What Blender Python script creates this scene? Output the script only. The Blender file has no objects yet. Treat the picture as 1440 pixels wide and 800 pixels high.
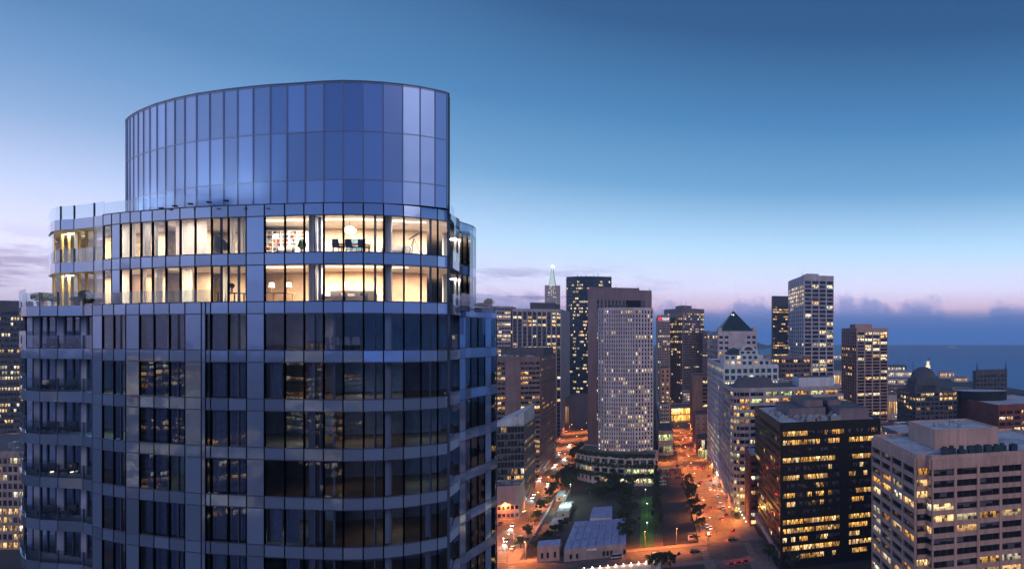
import bpy, math, random
from mathutils import Vector
R = random.Random(7)
rad = math.radians
C = bpy.context.scene.collection
sc = bpy.context.scene
EYE, F, PX, HY = 100.0, 900.0, 1200.0, 472.0     # eye height, focal length and principal point (1440 px frame)

# ------------------------------------------------------------------ camera
cam_d = bpy.data.cameras.new('camera'); cam = bpy.data.objects.new('camera', cam_d); C.objects.link(cam)
cam.location = (0, 0, EYE); cam.rotation_euler = (rad(90), 0, 0)
cam_d.sensor_width = 36; cam_d.lens = 36 * F / 1440
cam_d.shift_x = -(PX - 720) / 1440; cam_d.shift_y = (HY - 400) / 1440
cam_d.clip_end = 60000; cam_d.clip_start = 0.5
sc.camera = cam
sc.view_settings.view_transform = 'Standard'; sc.view_settings.look = 'None'
sc.view_settings.exposure = 0.0; sc.view_settings.gamma = 1.0
sc.cycles.max_bounces = 6; sc.cycles.diffuse_bounces = 2; sc.cycles.glossy_bounces = 3
sc.cycles.transparent_max_bounces = 12; sc.cycles.volume_bounces = 0
sc.cycles.sample_clamp_indirect = 4.0; sc.cycles.caustics_reflective = False; sc.cycles.caustics_refractive = False
try:
    sc.cycles.use_denoising = True; sc.cycles.denoiser = 'OPENIMAGEDENOISE'
except Exception: pass

def lin(r, g, b):
    f = lambda v: (v/255/12.92) if v/255 <= .04045 else ((v/255+.055)/1.055)**2.4
    return (f(r), f(g), f(b), 1)

# ------------------------------------------------------------------ world
W = bpy.data.worlds.new('World'); sc.world = W; W.use_nodes = True
nt = W.node_tree; nt.nodes.clear()
class NT:
    def __init__(s, nt): s.nt = nt
    def n(s, t, ins=None, **kw):
        nd = s.nt.nodes.new(t)
        for k, v in kw.items(): setattr(nd, k, v)
        for k, v in (ins or {}).items():
            if isinstance(v, bpy.types.NodeSocket): s.nt.links.new(v, nd.inputs[k])
            else: nd.inputs[k].default_value = v
        return nd
    def m(s, op, a, b=0.0, c=0.0, clamp=False):
        return s.n('ShaderNodeMath', {0: a, 1: b, 2: c}, operation=op, use_clamp=clamp).outputs[0]
    def ss(s, v, lo, hi, a=0.0, b=1.0):
        return s.n('ShaderNodeMapRange', {0: v, 1: lo, 2: hi, 3: a, 4: b}, interpolation_type='SMOOTHSTEP').outputs[0]
    def mix(s, f, a, b):
        nd = s.n('ShaderNodeMix', data_type='RGBA')
        for i, v in ((0, f), (6, a), (7, b)):
            if isinstance(v, bpy.types.NodeSocket): s.nt.links.new(v, nd.inputs[i])
            else: nd.inputs[i].default_value = v
        return nd.outputs[2]
    def ramp(s, f, stops):
        nd = s.n('ShaderNodeValToRGB', {0: f}); e = nd.color_ramp.elements
        e[0].position, e[0].color = stops[0][0], stops[0][1]
        e[1].position, e[1].color = stops[-1][0], stops[-1][1]
        for p, c in stops[1:-1]:
            x = e.new(p); x.color = c
        return nd.outputs[0]
w = NT(nt)
tc = w.n('ShaderNodeTexCoord')
sep = w.n('ShaderNodeSeparateXYZ', {0: tc.outputs['Generated']})
X_, Y_, Z_ = sep.outputs
zc = w.m('MAXIMUM', Z_, 0.0)
hn = w.m('SQRT', w.m('ADD', w.m('MULTIPLY', X_, X_), w.m('MULTIPLY', Y_, Y_)))
ax = w.m('DIVIDE', X_, w.m('MAXIMUM', hn, .001))
zB = w.m('MULTIPLY', zc, w.ss(ax, -.82, -.97, 1.0, .5))
rampB = w.ramp(zB, [(0, lin(190,176,210)), (.03, lin(214,210,243)), (.085, lin(216,220,254)), (.15, lin(180,200,240)), (.21, lin(134,172,220)), (.26, lin(104,152,204)), (.31, lin(80,130,182)), (.6, lin(46,86,142)), (1, lin(34,62,115))])
rampA = w.ramp(zc, [(0, lin(64,120,200)), (.018, lin(92,134,204)), (.030, lin(150,156,212)), (.042, lin(230,200,228)), (.07, lin(222,220,248)), (.13, lin(178,214,244)), (.22, lin(112,166,212)), (.31, lin(76,132,184)), (.42, lin(50,92,140)), (.6, lin(34,68,114)), (1, lin(26,46,96))])
rampC = w.ramp(zc, [(0, lin(112,124,180)), (.05, lin(98,130,186)), (.2, lin(70,108,172)), (.45, lin(52,88,152)), (1, lin(30,52,110))])
fAB = w.ss(ax, -.82, -.36)
skyc = w.mix(fAB, rampB, rampA)
skyc = w.mix(w.ss(Y_, -.15, -.75), skyc, rampC)
# clouds low on the horizon
cv = w.n('ShaderNodeCombineXYZ', {0: w.m('MULTIPLY', X_, 8.0), 1: w.m('MULTIPLY', Y_, 8.0), 2: w.m('MULTIPLY', Z_, 7.0)}).outputs[0]
n1 = w.n('ShaderNodeTexNoise', {'Vector': cv, 'Scale': 1.3, 'Detail': 8.0, 'Roughness': .58}).outputs[0]
edge = w.m('ADD', w.m('MULTIPLY', w.m('SUBTRACT', n1, .5), .22), .034)
bank = w.ss(w.m('SUBTRACT', Z_, edge), .016, -.012, 0, .85)
bankc = w.mix(w.ss(Z_, .0, .06), lin(68,122,204), lin(144,154,212))
skyc = w.mix(w.m('MULTIPLY', bank, w.ss(ax, -.75, -.35)), skyc, bankc)
cv2 = w.n('ShaderNodeCombineXYZ', {0: w.m('MULTIPLY', X_, 7.0), 1: w.m('MULTIPLY', Y_, 7.0), 2: w.m('MULTIPLY', Z_, 40.0)}).outputs[0]
n2 = w.n('ShaderNodeTexNoise', {'Vector': cv2, 'Scale': 1.3, 'Detail': 6.0, 'Roughness': .6}).outputs[0]
lowband = w.m('MULTIPLY', w.ss(Z_, .015, .04), w.ss(Z_, .115, .06))
wisps = w.m('MULTIPLY', w.m('MULTIPLY', w.ss(n2, .50, .64), lowband), w.ss(ax, -.2, -.45, 0, .8))
skyc = w.mix(wisps, skyc, lin(128,124,170))
nish = w.n('ShaderNodeTexSky', sky_type='NISHITA', sun_disc=False, sun_elevation=rad(4), sun_rotation=rad(-60), altitude=50, air_density=1.0, dust_density=1.5)
ns = w.n('ShaderNodeMix', {0: .004}, data_type='RGBA', blend_type='ADD')
skyb = w.n('ShaderNodeVectorMath', {0: skyc, 3: w.ss(Z_, .24, .07, 1.0, 1.28)}, operation='SCALE').outputs[0]
nt.links.new(skyb, ns.inputs[6]); nt.links.new(nish.outputs[0], ns.inputs[7])
bg = w.n('ShaderNodeBackground', {0: ns.outputs[2], 1: 1.12})
nt.links.new(bg.outputs[0], w.n('ShaderNodeOutputWorld').inputs[0])

# soft warm fill sun, added from behind the viewpoint to brighten the facades
sd = bpy.data.lights.new('sun', 'SUN'); sd.energy = .85; sd.angle = rad(45); sd.color = (1, .80, .72)
so = bpy.data.objects.new('sun', sd); C.objects.link(so)
so.rotation_euler = Vector((-0.45, 0.85, -.55)).to_track_quat('-Z', 'Y').to_euler()

# ------------------------------------------------------------------ geometry helpers
G = .3222                                         # the street grid: avenues run along (-G, 1), cross streets along (1, G)
GL = math.sqrt(1 + G*G)
D1 = Vector((-G, 1)) / GL; D2 = Vector((1, G)) / GL
ROT = math.atan(G)
def pix(px, Y): return Vector(((px - PX) / F * Y, Y))
def ground(px, py, z=0.0):
    Y = (EYE - z) * F / (py - HY); return Vector(((px - PX) / F * Y, Y))
def ck(c, k):                                     # c: across the avenues, k: up the avenues
    return Vector(((c - G*k) / (1 + G*G), (k + G*c) / (1 + G*G)))
def proj(p): return (PX + F*p[0]/p[1], HY + F*(EYE-p[2])/p[1])

class MB:
    def __init__(s): s.v, s.f, s.m, s.uv, s.r = [], [], [], [], []
    def quad(s, pts, mi=0, uv=None, r=0.0):
        i = len(s.v); s.v += [tuple(p) for p in pts]; s.f.append(tuple(range(i, i+len(pts)))); s.m.append(mi)
        s.uv.append(uv or ([(0,0),(1,0),(1,1),(0,1)] if len(pts) == 4 else [(0,0)]*len(pts))); s.r.append(r); return s
    def hexa(s, b, t, mi=0, r=0.0):               # b, t: 4 points each, bottom and top, counter-clockwise
        i = len(s.v); s.v += [tuple(p) for p in list(b)+list(t)]
        for f in ((3,2,1,0),(4,5,6,7),(0,1,5,4),(1,2,6,5),(2,3,7,6),(3,0,4,7)):
            s.f.append(tuple(i+k for k in f)); s.m.append(mi); s.uv.append([(0,0),(1,0),(1,1),(0,1)]); s.r.append(r)
        return s
    def box(s, x0, x1, y0, y1, z0, z1, mi=0):
        return s.hexa([(x0,y0,z0),(x1,y0,z0),(x1,y1,z0),(x0,y1,z0)], [(x0,y0,z1),(x1,y0,z1),(x1,y1,z1),(x0,y1,z1)], mi)
    def bar(s, p, q, z0, z1, a, b, mi=0):         # wall strip over p->q, from a inside to b outside of the line
        p, q = Vector(p[:2]), Vector(q[:2]); d = (q-p).normalized(); n = Vector((d.y, -d.x))
        c = [p+n*b, q+n*b, q-n*a, p-n*a]
        return s.hexa([(u.x,u.y,z0) for u in c], [(u.x,u.y,z1) for u in c], mi)
    def prism(s, poly, z0, z1, mi=0, tmi=None):
        n = len(poly); i = len(s.v)
        s.v += [(p[0],p[1],z0) for p in poly] + [(p[0],p[1],z1) for p in poly]
        def ad(f, m): s.f.append(f); s.m.append(m); s.uv.append([(0,0)]*len(f)); s.r.append(0)
        ad(tuple(i+k for k in reversed(range(n))), mi); ad(tuple(i+n+k for k in range(n)), mi if tmi is None else tmi)
        for k in range(n): ad((i+k, i+(k+1)%n, i+n+(k+1)%n, i+n+k), mi)
        return s
    def tube(s, p, q, r0, r1, n=8, mi=0):
        p, q = Vector(p), Vector(q); d = (q-p).normalized(); a = d.orthogonal().normalized(); b = d.cross(a); i = len(s.v)
        for c, r in ((p, r0), (q, r1)):
            s.v += [tuple(c + (a*math.cos(t*2*math.pi/n) + b*math.sin(t*2*math.pi/n))*r) for t in range(n)]
        def ad(f): s.f.append(f); s.m.append(mi); s.uv.append([(0,0)]*len(f)); s.r.append(0)
        for k in range(n): ad((i+k, i+(k+1)%n, i+n+(k+1)%n, i+n+k))
        ad(tuple(i+k for k in reversed(range(n)))); ad(tuple(i+n+k for k in range(n)))
        return s
    def lathe(s, prof, n=16, mi=0, c=(0,0,0), sx=1, sy=1):
        i = len(s.v)
        for r, z in prof: s.v += [(c[0]+sx*r*math.cos(k*2*math.pi/n), c[1]+sy*r*math.sin(k*2*math.pi/n), c[2]+z) for k in range(n)]
        for j in range(len(prof)-1):
            for k in range(n):
                s.f.append((i+j*n+k, i+j*n+(k+1)%n, i+(j+1)*n+(k+1)%n, i+(j+1)*n+k)); s.m.append(mi); s.uv.append([(0,0)]*4); s.r.append(0)
        return s
    def build(s, name, mats, parent=None, origin=None, smooth=False):
        if not isinstance(mats, (list, tuple)): mats = [mats]
        me = bpy.data.meshes.new(name)
        o3 = Vector(origin) if origin is not None else Vector((0,0,0))
        if parent is not None and origin is None:
            o3 = Vector(parent.get('_o', (0,0,0)))
        me.from_pydata([(v[0]-o3.x, v[1]-o3.y, v[2]-o3.z) for v in s.v], [], s.f)
        for m_ in mats: me.materials.append(m_)
        me.polygons.foreach_set('material_index', s.m)
        uvl = me.uv_layers.new(name='UVMap'); flat = [c for u in s.uv for p in u for c in p]
        uvl.data.foreach_set('uv', flat)
        at = me.attributes.new('rnd', 'FLOAT', 'FACE'); at.data.foreach_set('value', s.r)
        if smooth: me.polygons.foreach_set('use_smooth', [True]*len(s.f))
        me.update()
        o = bpy.data.objects.new(name, me); C.objects.link(o)
        if parent is not None: o.parent = parent
        elif origin is not None: o.location = o3
        return o

def tag(o, label=None, cat=None, group=None, kind=None):
    if label: o['label'] = label
    if cat: o['category'] = cat
    if group: o['group'] = group
    if kind: o['kind'] = kind
    return o
def root(name, loc, label, cat, group=None, rz=0.0):
    o = bpy.data.objects.new(name, None); C.objects.link(o); o.location = loc; o.rotation_euler = (0,0,rz)
    return tag(o, label, cat, group)
def wroot(name, loc, label, cat, group=None):     # children given in world coordinates
    o = root(name, loc, label, cat, group); o['_o'] = tuple(loc); return o
def copy_tree(o, loc=None, rz=None, label=None, scale=None):
    def cp(x, par):
        c = x.copy(); C.objects.link(c)
        if par: c.parent = par
        for ch in x.children: cp(ch, c)
        return c
    c = cp(o, None)
    if loc is not None: c.location = loc
    if rz is not None: c.rotation_euler = (0,0,rz)
    if label: c['label'] = label
    if scale: c.scale = (scale,)*3
    return c
ORD = ['first','second','third','fourth','fifth','sixth','seventh','eighth','ninth','tenth','eleventh','twelfth','thirteenth','fourteenth','fifteenth','sixteenth']

# ------------------------------------------------------------------ materials
def mat(name, col, rough=.8, metal=0.0, spec=.5, var=.15, scale=.35, ior=1.45, bump=0.0, emit=None, es=0.0, coord='Object', dirt=None):
    m = bpy.data.materials.new(name); m.use_nodes = True; t = m.node_tree; b = t.nodes['Principled BSDF']; q = NT(t)
    b.inputs['Roughness'].default_value = rough; b.inputs['Metallic'].default_value = metal; b.inputs['IOR'].default_value = ior
    b.inputs['Specular IOR Level'].default_value = spec
    col = tuple(col) + (1,) if len(col) == 3 else col
    if var:
        g = q.n('ShaderNodeNewGeometry')
        n = q.n('ShaderNodeTexNoise', {'Vector': g.outputs['Position'], 'Scale': scale, 'Detail': 6.0, 'Roughness': .65})
        r = q.ss(n.outputs[0], .3, .7, 1-var, 1+var)
        mm = q.n('ShaderNodeVectorMath', {0: col[:3], 3: r}, operation='SCALE')
        t.links.new(mm.outputs[0], b.inputs['Base Color'])
        sv = q.n('ShaderNodeVectorMath', {0: g.outputs['Position'], 1: (1.0,1.0,.07)}, operation='MULTIPLY').outputs[0]
        sn = q.n('ShaderNodeTexNoise', {'Vector': sv, 'Scale': .55, 'Detail': 5.0, 'Roughness': .7}).outputs[0]
        mm = q.n('ShaderNodeVectorMath', {0: mm.outputs[0], 3: q.ss(sn, .35, .65, .80, 1.08)}, operation='SCALE')
        t.links.new(mm.outputs[0], b.inputs['Base Color'])
        if dirt:
            n3 = q.n('ShaderNodeTexNoise', {'Vector': g.outputs['Position'], 'Scale': scale*.35, 'Detail': 8.0, 'Roughness': .7})
            t.links.new(q.mix(q.ss(n3.outputs[0], .5, .66), mm.outputs[0], tuple(dirt)+(1,)), b.inputs['Base Color'])
        if bump:
            bp = q.n('ShaderNodeBump', {'Strength': bump, 'Height': n.outputs[0]}); t.links.new(bp.outputs[0], b.inputs['Normal'])
    else: b.inputs['Base Color'].default_value = col
    if emit:
        b.inputs['Emission Color'].default_value = tuple(emit)+(1,); b.inputs['Emission Strength'].default_value = es
        m.cycles.emission_sampling = 'NONE'
    return m
M = {}
M['concrete'] = mat('concrete', (.50,.43,.46), .85, scale=.08)
M['pale'] = mat('pale_concrete', (.66,.58,.62), .8, scale=.08)
M['white'] = mat('white_render', (.74,.74,.78), .75, var=.06)
M['tan'] = mat('tan_precast', (.44,.34,.33), .85, scale=.1)
M['pinkish'] = mat('pinkish_precast', (.62,.40,.34), .85, var=.1, scale=.12)
M['brown'] = mat('brown_granite', (.24,.17,.175), .6, scale=.1)
M['purple'] = mat('mauve_granite', (.26,.195,.225), .7, var=.08, scale=.1)
M['dark'] = mat('dark_curtain_wall', (.012,.011,.013), .35, var=.2)
M['slate'] = mat('slate_cladding', (.10,.105,.13), .6)
M['brick'] = mat('red_brick', (.30,.09,.07), .9, scale=.2)
M['teal'] = mat('teal_metal_roof', (.03,.06,.075), .45, var=.2, scale=.3)
M['bluecrown'] = mat('blue_cladding', (.03,.05,.09), .3)
M['roofgrey'] = mat('grey_roof_membrane', (.12,.13,.15), .9, var=.3, scale=.25)
M['roofpale'] = mat('pale_roof_membrane', (.55,.60,.66), .85, var=.12, scale=.15, dirt=(.2,.24,.3))
M['metal'] = mat('galvanised_metal', (.4,.42,.45), .4, metal=.7, var=.2, scale=2)
M['blackmetal'] = mat('black_metal', (.02,.02,.025), .5)
M['asphalt'] = mat('asphalt', (.115,.105,.10), .85, var=.25, scale=.12, bump=.1)
M['lot'] = mat('old_asphalt', (.055,.05,.055), .95, var=.35, scale=.06)
M['sidewalk'] = mat('sidewalk_concrete', (.20,.18,.175), .9, var=.15, scale=.3)
M['groundm'] = mat('city_ground', (.05,.05,.055), .95, var=.3, scale=.02)
M['paint'] = mat('road_paint', (.33,.32,.30), .7, var=.25, scale=2.0)
M['grass'] = mat('lawn_grass', (.06,.16,.04), .95, var=.3, scale=.5)
M['earth'] = mat('bare_earth', (.10,.075,.06), 1, var=.4, scale=.3)
M['bark'] = mat('bark', (.07,.05,.035), .95, scale=3)
M['wood'] = mat('timber', (.25,.13,.06), .6, scale=3)
def blindmat():
    m = mat('dark_window_glass', (.012,.014,.02), .07, ior=1.6, var=0); t = m.node_tree; q = NT(t); b = t.nodes['Principled BSDF']
    r = q.n('ShaderNodeAttribute', attribute_name='rnd').outputs['Fac']; su = q.n('ShaderNodeSeparateXYZ', {0: q.n('ShaderNodeUVMap').outputs[0]})
    cell = q.n('ShaderNodeTexWhiteNoise', {0: q.n('ShaderNodeCombineXYZ', {0: q.m('FLOOR', q.m('MULTIPLY', su.outputs[0], 3.0)), 1: q.m('MULTIPLY', r, 53.0)}).outputs[0]}).outputs[0]
    down = q.m('GREATER_THAN', su.outputs[1], q.m('SUBTRACT', 1.15, q.m('MULTIPLY', cell, 1.1)))
    fr = q.m('LESS_THAN', q.m('FRACT', q.m('MULTIPLY', su.outputs[0], 3.0)), .06)
    c = q.mix(q.m('MULTIPLY', down, q.m('GREATER_THAN', q.m('FRACT', q.m('MULTIPLY', r, 5.1)), .45)), (.014,.016,.022,1), (.13,.13,.15,1))
    t.links.new(q.mix(fr, c, (.10,.09,.09,1)), b.inputs['Base Color']); return m
M['glassdark'] = blindmat()
M['tealglass'] = mat('teal_window_glass', (.02,.11,.12), .1, ior=1.6, var=.3)
M['tailred'] = mat('tail_lamp', (.5,.01,.01), .4, var=0, emit=(1,.03,.02), es=9)
M['headwhite'] = mat('head_lamp', (.9,.9,.9), .3, var=0, emit=(1,.95,.85), es=22)
M['sodium'] = mat('sodium_luminaire', (.8,.5,.2), .4, var=0, emit=(1,.42,.09), es=26)
M['whitelamp'] = mat('white_luminaire', (.8,.8,.8), .4, var=0, emit=(1,.96,.85), es=6)
M['beacon'] = mat('beacon_light', (.9,.9,.9), .4, var=0, emit=(.9,.98,1), es=30)
M['tyre'] = mat('tyre_rubber', (.02,.02,.02), .9, var=0)
M['carglass'] = mat('car_glass', (.01,.012,.015), .08, var=0)
def leafmat(name, c):
    return mat(name, c, .7, var=.45, scale=.9)
M['leaf'] = leafmat('dark_leaves', (.030,.050,.020)); M['leaf2'] = leafmat('olive_leaves', (.055,.065,.022)); M['leaf3'] = leafmat('green_leaves', (.04,.085,.025))

def litmat(name, c1, c2, s=1.0, dens=.55):
    m = bpy.data.materials.new(name); m.use_nodes = True; t = m.node_tree; q = NT(t); b = t.nodes['Principled BSDF']
    at = q.n('ShaderNodeAttribute', attribute_name='rnd'); r = at.outputs['Fac']
    uv = q.n('ShaderNodeUVMap').outputs[0]; su = q.n('ShaderNodeSeparateXYZ', {0: uv})
    v = q.n('ShaderNodeCombineXYZ', {0: q.m('MULTIPLY', su.outputs[0], 3.5), 1: q.m('MULTIPLY', su.outputs[1], 1.1), 2: q.m('MULTIPLY', r, 97.0)}).outputs[0]
    n = q.n('ShaderNodeTexNoise', {'Vector': v, 'Scale': 1.6, 'Detail': 4.0, 'Roughness': .7}).outputs[0]
    v2 = q.n('ShaderNodeCombineXYZ', {0: q.m('FLOOR', q.m('MULTIPLY', su.outputs[0], 7.0)), 1: q.m('FLOOR', q.m('MULTIPLY', su.outputs[1], 2.0)), 2: q.m('MULTIPLY', r, 31.0)}).outputs[0]
    wn = q.n('ShaderNodeTexWhiteNoise', {0: v2}).outputs[0]
    mull = q.m('LESS_THAN', q.m('FRACT', q.m('MULTIPLY', su.outputs[0], 3.0)), .07)
    pat = q.m('MULTIPLY', q.ss(n, .3, .62, .2, 1.25), q.ss(wn, dens-.38, dens-.12, .10, 1.25))
    pat = q.m('MULTIPLY', pat, q.m('ADD', .45, q.m('MULTIPLY', su.outputs[1], .75)))
    pat = q.m('MULTIPLY', pat, q.m('SUBTRACT', 1.0, q.m('MULTIPLY', mull, .7)))
    br = q.m('ADD', .25, q.m('MULTIPLY', q.m('FRACT', q.m('MULTIPLY', r, 7.3)), 1.1))
    st = q.m('MULTIPLY', q.m('MULTIPLY', pat, br), s)
    col = q.mix(q.m('FRACT', q.m('MULTIPLY', r, 3.7)), tuple(c1)+(1,), tuple(c2)+(1,))
    b.inputs['Base Color'].default_value = (.03,.03,.03,1); b.inputs['Roughness'].default_value = .1
    t.links.new(col, b.inputs['Emission Color']); t.links.new(st, b.inputs['Emission Strength'])
    m.cycles.emission_sampling = 'NONE'
    return m
M['lit'] = litmat('lit_window_warm', (1,.50,.16), (1,.76,.38), 1.5)
M['lity'] = litmat('lit_window_amber', (1,.42,.07), (1,.56,.14), 1.35, .7)
M['litw'] = litmat('lit_window_pale', (1,.78,.45), (.95,.88,.66), 1.3)
M['golden'] = litmat('golden_hall_glass', (1,.34,.04), (1,.55,.12), 3.0, .5)
M['litg'] = litmat('lit_window_greenish', (.75,.95,.35), (1,.85,.4), 1.2)

# ------------------------------------------------------------------ haze
hz = bpy.data.materials.new('haze'); hz.use_nodes = True; ht = hz.node_tree; ht.nodes.clear()
pv = ht.nodes.new('ShaderNodeVolumePrincipled'); pv.inputs['Density'].default_value = .00016; pv.inputs['Color'].default_value = (.55,.74,1,1)
ht.links.new(pv.outputs[0], ht.nodes.new('ShaderNodeOutputMaterial').inputs['Volume'])
USE_HAZE = True
if USE_HAZE:
    hb = MB(); hb.box(-7000, 7000, -3000, 7000, -1, 290); tag(hb.build('haze', hz), kind='stuff')

# ------------------------------------------------------------------ ground, streets, water
def sheet(name, pts, z, m, kind='structure'):
    b = MB(); b.quad([(p[0],p[1],z) for p in pts], 0); return tag(b.build(name, m), kind=kind)
sheet('ground', [(-6900,-2900),(6900,-2900),(6900,6900),(-6900,6900)], 0, M['groundm'])
def rect(c0, c1, k0, k1): return [ck(c0,k0), ck(c1,k0), ck(c1,k1), ck(c0,k1)]
wm = bpy.data.materials.new('bay_water'); wm.use_nodes = True; q = NT(wm.node_tree); b = wm.node_tree.nodes['Principled BSDF']
b.inputs['Base Color'].default_value = (.045,.26,.60,1); b.inputs['Roughness'].default_value = .45; b.inputs['Specular IOR Level'].default_value = .18
g_ = q.n('ShaderNodeNewGeometry'); n_ = q.n('ShaderNodeTexNoise', {'Vector': g_.outputs['Position'], 'Scale': .02, 'Detail': 6.0, 'Roughness': .7})
wm.node_tree.links.new(q.n('ShaderNodeBump', {'Strength': .5, 'Distance': 6.0, 'Height': n_.outputs[0]}).outputs[0], b.inputs['Normal'])
shore = [ground(1040,498), ground(1110,503), ground(1180,506), ground(1250,522), ground(1330,530), ground(1440,549), ground(1640,566), Vector((6850, 900)), Vector((6850,6850)), Vector((-1300,6850))]
wb = MB(); wb.quad([(p.x,p.y,.3) for p in shore], 0); tag(wb.build('water', wm), kind='structure')

AV1, AV2 = (-79, -62), (30, 45)                   # the two avenues (c)
X1, X2, X3 = (307, 329), (532, 552), (755, 775)   # the cross streets (k)
sheet('road', rect(*AV1, 150, 1150), .004, M['asphalt']); sheet('road', rect(*AV2, 150, 960), .004, M['asphalt'])
for a in (X1, X2, X3):
    sheet('road', rect(-400, 400, *a), .008, M['asphalt'])
# raised pavements with kerbs
def pave(c0, c1, k0, k1):
    b = MB(); b.prism(rect(c0,c1,k0,k1), .01, .13); tag(b.build('pavement', M['sidewalk']), kind='structure')
for k0, k1 in ((150, 307), (329, 532), (552, 755), (775, 940)):
    pave(-88, -79, k0, k1); pave(-62, -57, k0, k1); pave(25, 30, k0, k1); pave(45, 56, k0, k1)
for k0, k1 in ((302, 307), (329, 333.5), (527.5, 532), (552, 557)):
    pave(-57, 25, k0, k1); pave(56, 150, k0, k1); pave(-300, -88, k0, k1)
# painted lines
pm = MB()
def line(c0, c1, k0, k1):
    pm.quad([(*ck(c0,k0),.016), (*ck(c1,k0),.016), (*ck(c1,k1),.016), (*ck(c0,k1),.016)], 0)
for av in (AV1, AV2):
    wd = (av[1]-av[0])
    for (k0, k1) in ((160,303),(333,528),(556,750)):
        for fr in (.27, .5, .73):
            k = k0
            while k < k1-3:
                line(av[0]+wd*fr-.07, av[0]+wd*fr+.07, k, k+2.4); k += 12
        for kk in (k0, k1):
            line(av[0]+.5, av[1]-.5, kk-.35, kk+.35)
    for (k0, k1) in ((303,333),(528,556)):
        for kk in (k0-2.6, k1+2.6): line(av[0]+.5, av[1]-.5, kk-.2, kk+.2)
for X in (X1, X2):
    for fr in (.33, .66):
        for cc in range(-120, 120, 9):
            if all(not (av[0]-3 < cc < av[1]+3) for av in (AV1, AV2)): line(cc, cc+3.2, X[0]+(X[1]-X[0])*fr-.12, X[0]+(X[1]-X[0])*fr+.12)
    for av in (AV1, AV2):
        for cc in (av[0]-3.2, av[1]+3.2):
            for s in range(8):
                line(cc-1.5, cc+1.5, X[0]+1.2+s*2.4, X[0]+2.1+s*2.4)
tag(pm.build('road_markings', M['paint']), kind='structure')
# the block between the avenues
sheet('lawn', rect(-3.5, 3.2, 336, 440), .02, M['grass'])
sheet('car_park_ground', rect(8, 24.5, 334, 524), .02, M['lot'])
sheet('yard_ground', rect(-56.5, -8, 334, 526), .012, M['lot'])
sheet('earth_verge', rect(3.4, 7.8, 334, 526), .016, M['earth'])

# hills far across the water
hb = MB()
for (x0, x1, yt, Y) in ((1035, 1082, 480, 5200), (1072, 1110, 484, 5600)):
    n = 14; P = [pix(x0+(x1-x0)*i/n, Y) for i in range(n+1)]
    H = [EYE - (yt-HY)*Y/F for _ in P]; H = [max(.5, (H[0])*math.sin(math.pi*i/n)**.7*(.8+.3*R.random())) for i in range(n+1)]
    for i in range(n):
        a, c = P[i], P[i+1]
        hb.quad([(a.x,a.y-300,.4),(c.x,c.y-300,.4),(c.x,c.y,H[i+1]),(a.x,a.y,H[i])]); hb.quad([(c.x,c.y+300,.4),(a.x,a.y+300,.4),(a.x,a.y,H[i]),(c.x,c.y,H[i+1])])
tag(hb.build('hills', M['leaf']), kind='structure')

# ------------------------------------------------------------------ city buildings
def gridbox(xc, Y, xside, xfront):
    N = pix(xc, Y)
    k = (xside-PX)/F; t = (N.x - k*N.y)/(k+G) if abs(k+G) > 1e-4 else 40
    t = min(max(t, 8), 160) if t > 0 else 30
    k2 = (xfront-PX)/F; s = (k2*N.y - N.x)/(1-G*k2)
    Fp = N + Vector((-G*t, t)); Sp = N + Vector((s, G*s)); Bp = Fp + (Sp-N)
    if s > 0: return [N, Sp, Bp, Fp]              # front 0, side 3
    return [Sp, N, Fp, Bp]                        # front 0, side 1
def zat(y, Y): return EYE + (HY-y)*Y/F

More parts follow.
